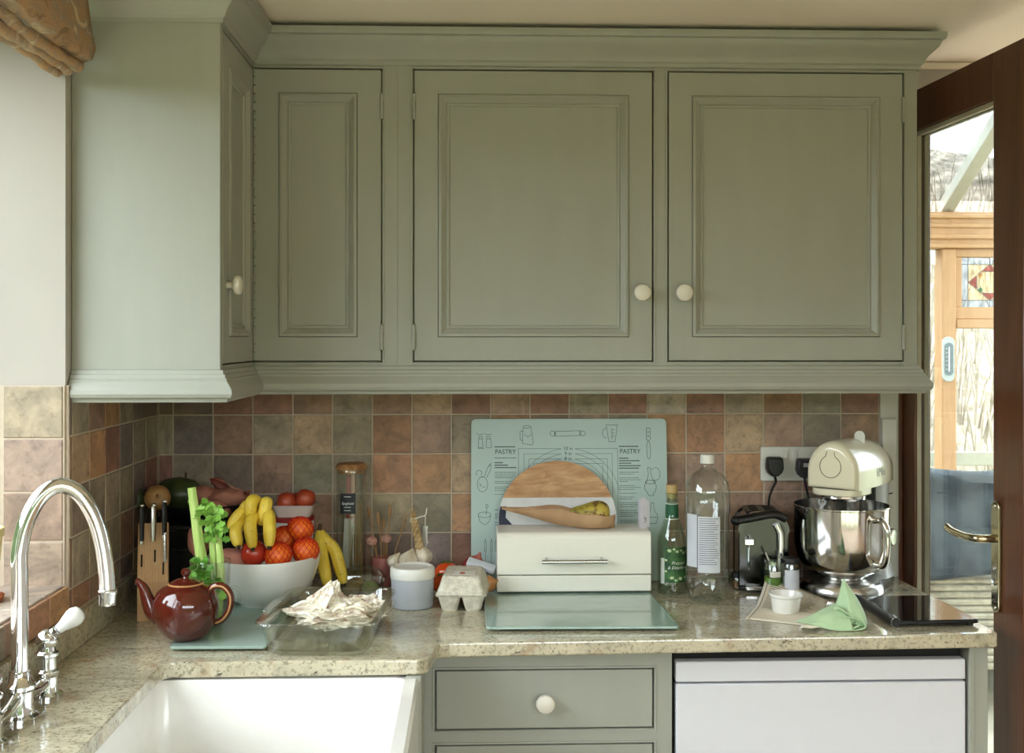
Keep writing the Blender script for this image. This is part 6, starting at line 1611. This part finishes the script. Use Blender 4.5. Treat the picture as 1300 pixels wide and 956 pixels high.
m_cloth = M_('mint_cloth', srgb(186, 214, 172), 0.9, var=0.05, vscale=60, bump=0.4, bscale=500, sheen=0.2)
yk_ = at(1060, 800).y
o0 = at(1060, 800)
CL = thing('napkin', 'mint green cloth napkin folded to a standing peak on the granite', 'cloth', (o0.x, o0.y, ZT))
def W(px, py, dy, lift=0.0):
    p = PY(px, py, yk_+dy) - Vector(CL.location); p.z = max(p.z, 0.0015) + lift; return p
# standing peak: two faces meeting at a ridge
def loftcurves(cs, nu, nv):
    curves = [bez(c_, 6) for c_ in cs]
    def fn(u, v):
        i = min(int(v*(len(curves)-1)), len(curves)-2); t = v*(len(curves)-1)-i
        def ev(cv): 
            s = u*(len(cv)-1); j = min(int(s), len(cv)-2); return cv[j].lerp(cv[j+1], s-j)
        return tuple(ev(curves[i]).lerp(ev(curves[i+1]), t))
    return MB().sheet(fn, nu, nv)
pk = W(1070, 735, 0.045)
m = loftcurves([[pk, W(1066, 752, 0.042), W(1060, 770, 0.045), W(1056, 782, 0.05)], [pk+Vector((0.001, -0.004, -0.001)), W(1076, 758, 0.024), W(1079, 778, 0.010), W(1082, 792, 0.004)], [pk+Vector((0.002, -0.002, -0.001)), W(1085, 762, 0.022), W(1094, 782, 0.010), W(1099, 797, 0.004)], [pk+Vector((0.002, 0.004, -0.001)), W(1088, 760, 0.045), W(1097, 778, 0.045), W(1101, 792, 0.04)]], 20, 24)
obj('standing_peak', m, m_cloth, CL, solid=0.0022, smooth=70)
# flat wing running left with a rolled fold at the right end
m = loftcurves([[W(1011, 789, 0.004), W(1030, 781, 0.018), W(1047, 772, 0.035), W(1060, 766, 0.045)], [W(1014, 790, 0.0), W(1034, 789, 0.006, 0.004), W(1052, 783, 0.008, 0.006), W(1068, 776, 0.018, 0.004)], [W(1020, 791, -0.002), W(1040, 794, -0.004, 0.005), W(1060, 794, -0.008, 0.007), W(1080, 790, -0.004, 0.006)], [W(1026, 792, -0.004), W(1044, 797, -0.008), W(1062, 801, -0.012), W(1084, 803, -0.014)]], 24, 24)
obj('flat_wing', m, m_cloth, CL, solid=0.0022, smooth=70)
prof_ = [W(1060, 790, -0.002, 0.012), W(1080, 788, -0.006, 0.006), W(1093, 790, -0.008, 0.003), W(1099, 797, -0.010, 0.002), W(1094, 802, -0.012, 0.002), W(1082, 803, -0.014, 0.001), W(1084, 800, -0.012, 0.004), W(1091, 797, -0.010, 0.004), W(1086, 794, -0.008, 0.005)]
m = loftcurves([[p+Vector((0.0, 0.0, 0)) for p in prof_], [p+Vector((0.006, 0.03, 0)) for p in prof_], [p+Vector((0.012, 0.055, -0.001)) for p in prof_]], 48, 8); obj('rolled_fold', m, m_cloth, CL, solid=0.0020, smooth=70)
m = loftcurves([[W(1056, 775, 0.03, 0.0), W(1062, 771, 0.02, 0.004), W(1072, 776, 0.010, 0.003), W(1084, 786, 0.0, 0.002)], [W(1058, 783, 0.02, 0.004), W(1064, 779, 0.008, 0.010), W(1074, 783, 0.0, 0.008), W(1088, 790, -0.006, 0.005)]], 20, 6); obj('turned_edge', m, m_cloth, CL, solid=0.0022, smooth=70)
m = MB(); m.sheet(lambda u, v: tuple(W(1016+24*u, 797-5*u*v-3*v, -0.004+0.01*v)+Vector((0, 0, 0.001*math.sin(u*9)))), 8, 4)
o = obj('paper_scrap', m, m_sheet, loc=Vector(CL.location) + Vector((0, -0.004, 0.0005)), solid=0.0005); tag(o, 'small torn scrap of paper poking out under the napkin', 'paper')

fl, fr, bk = at(1136, 797), at(1243, 795), at(1106, 764)
TBt = thing('tablet', 'black tablet with a cylindrical grip lying at the end of the worktop', 'tablet', (fl.x, fl.y, ZT), math.atan2(fr.y-fl.y, fr.x-fl.x))
wt = (fr-fl).length; dvec = Matrix.Rotation(-TBt.rotation_euler.z, 3, 'Z') @ (bk-fl); lt = dvec.y; skx = dvec.x
# rectangle body
m = MB(); m.prism(rrect(wt-0.006, lt, 0.008, 5, wt/2+0.004, lt/2), 0.006, 0.013); obj('body', m, m_black, TBt, bevel=0.002)
m = MB(); m.prism(rrect(wt-0.012, lt-0.008, 0.006, 5, wt/2+0.005, lt/2), 0.0131, 0.0142); obj('screen', m, m_gloss_black, TBt, smooth=0)
m = MB(); m.tube([(0.004, 0.002, 0.0100), (0.004, lt-0.002, 0.0100)], 0.0100, 20); obj('grip', m, m_black, TBt, bevel=0.001)
for y in (0.004, lt-0.006):
    m = MB(); m.tube([(0.004, y, 0.010), (0.004, y+0.002, 0.010)], 0.0104, 20); obj('grip_ring', m, m_steel, TBt)
m = MB(); m.box(wt-0.02, wt-0.008, 0.01, lt-0.01, 0.0, 0.006); obj('rubber_foot', m, m_black, TBt)

# ------------------------------------------------------------------ window sill
c = PZ(2, 762, WZ0+0.008)
SPp = thing('sill_pot', 'cream pot on a terracotta saucer standing on the window sill', 'pot', (c.x-0.036, c.y-0.012, WZ0+0.0085))
m = MB(); m.lathe([(0, 0), (0.040, 0), (0.044, 0.010), (0.042, 0.011), (0.036, 0.004), (0, 0.004)], 32); obj('saucer', m, M_('terracotta', srgb(190, 112, 64), 0.7), SPp)
m = MB(); m.lathe([(0, 0.0045), (0.028, 0.0045), (0.030, 0.010), (0.040, 0.118), (0.043, 0.120), (0.043, 0.135), (0.039, 0.136), (0.036, 0.118), (0, 0.114)], 32); obj('pot', m, M_('cream_pot', srgb(226, 208, 150), 0.5), SPp)

# ------------------------------------------------------------------ ceiling lamp added unseen behind the camera for warm fill light
lp = (1.15, -3.35, CEIL)
LM = thing('added_fill_lamp', 'round opal glass ceiling lamp added out of view for warm fill light', 'lamp', lp)
m = MB(); m.lathe([(0, -0.02), (0.09, -0.02), (0.09, 0), (0, 0)], 32); obj('rose', m, m_brass, LM)
k = Nodes('fill_lamp_glow'); em = k.node('ShaderNodeEmission'); em.inputs['Color'].default_value = (1.0, 0.68, 0.38, 1); em.inputs['Strength'].default_value = 4.0
k.link(em.outputs[0], k.out.inputs['Surface'])
m = MB(); m.lathe([(0, -0.12), (0.07, -0.115), (0.125, -0.09), (0.15, -0.055), (0.14, -0.022), (0, -0.0205)], 36); obj('opal_shade', m, k.m, LM)
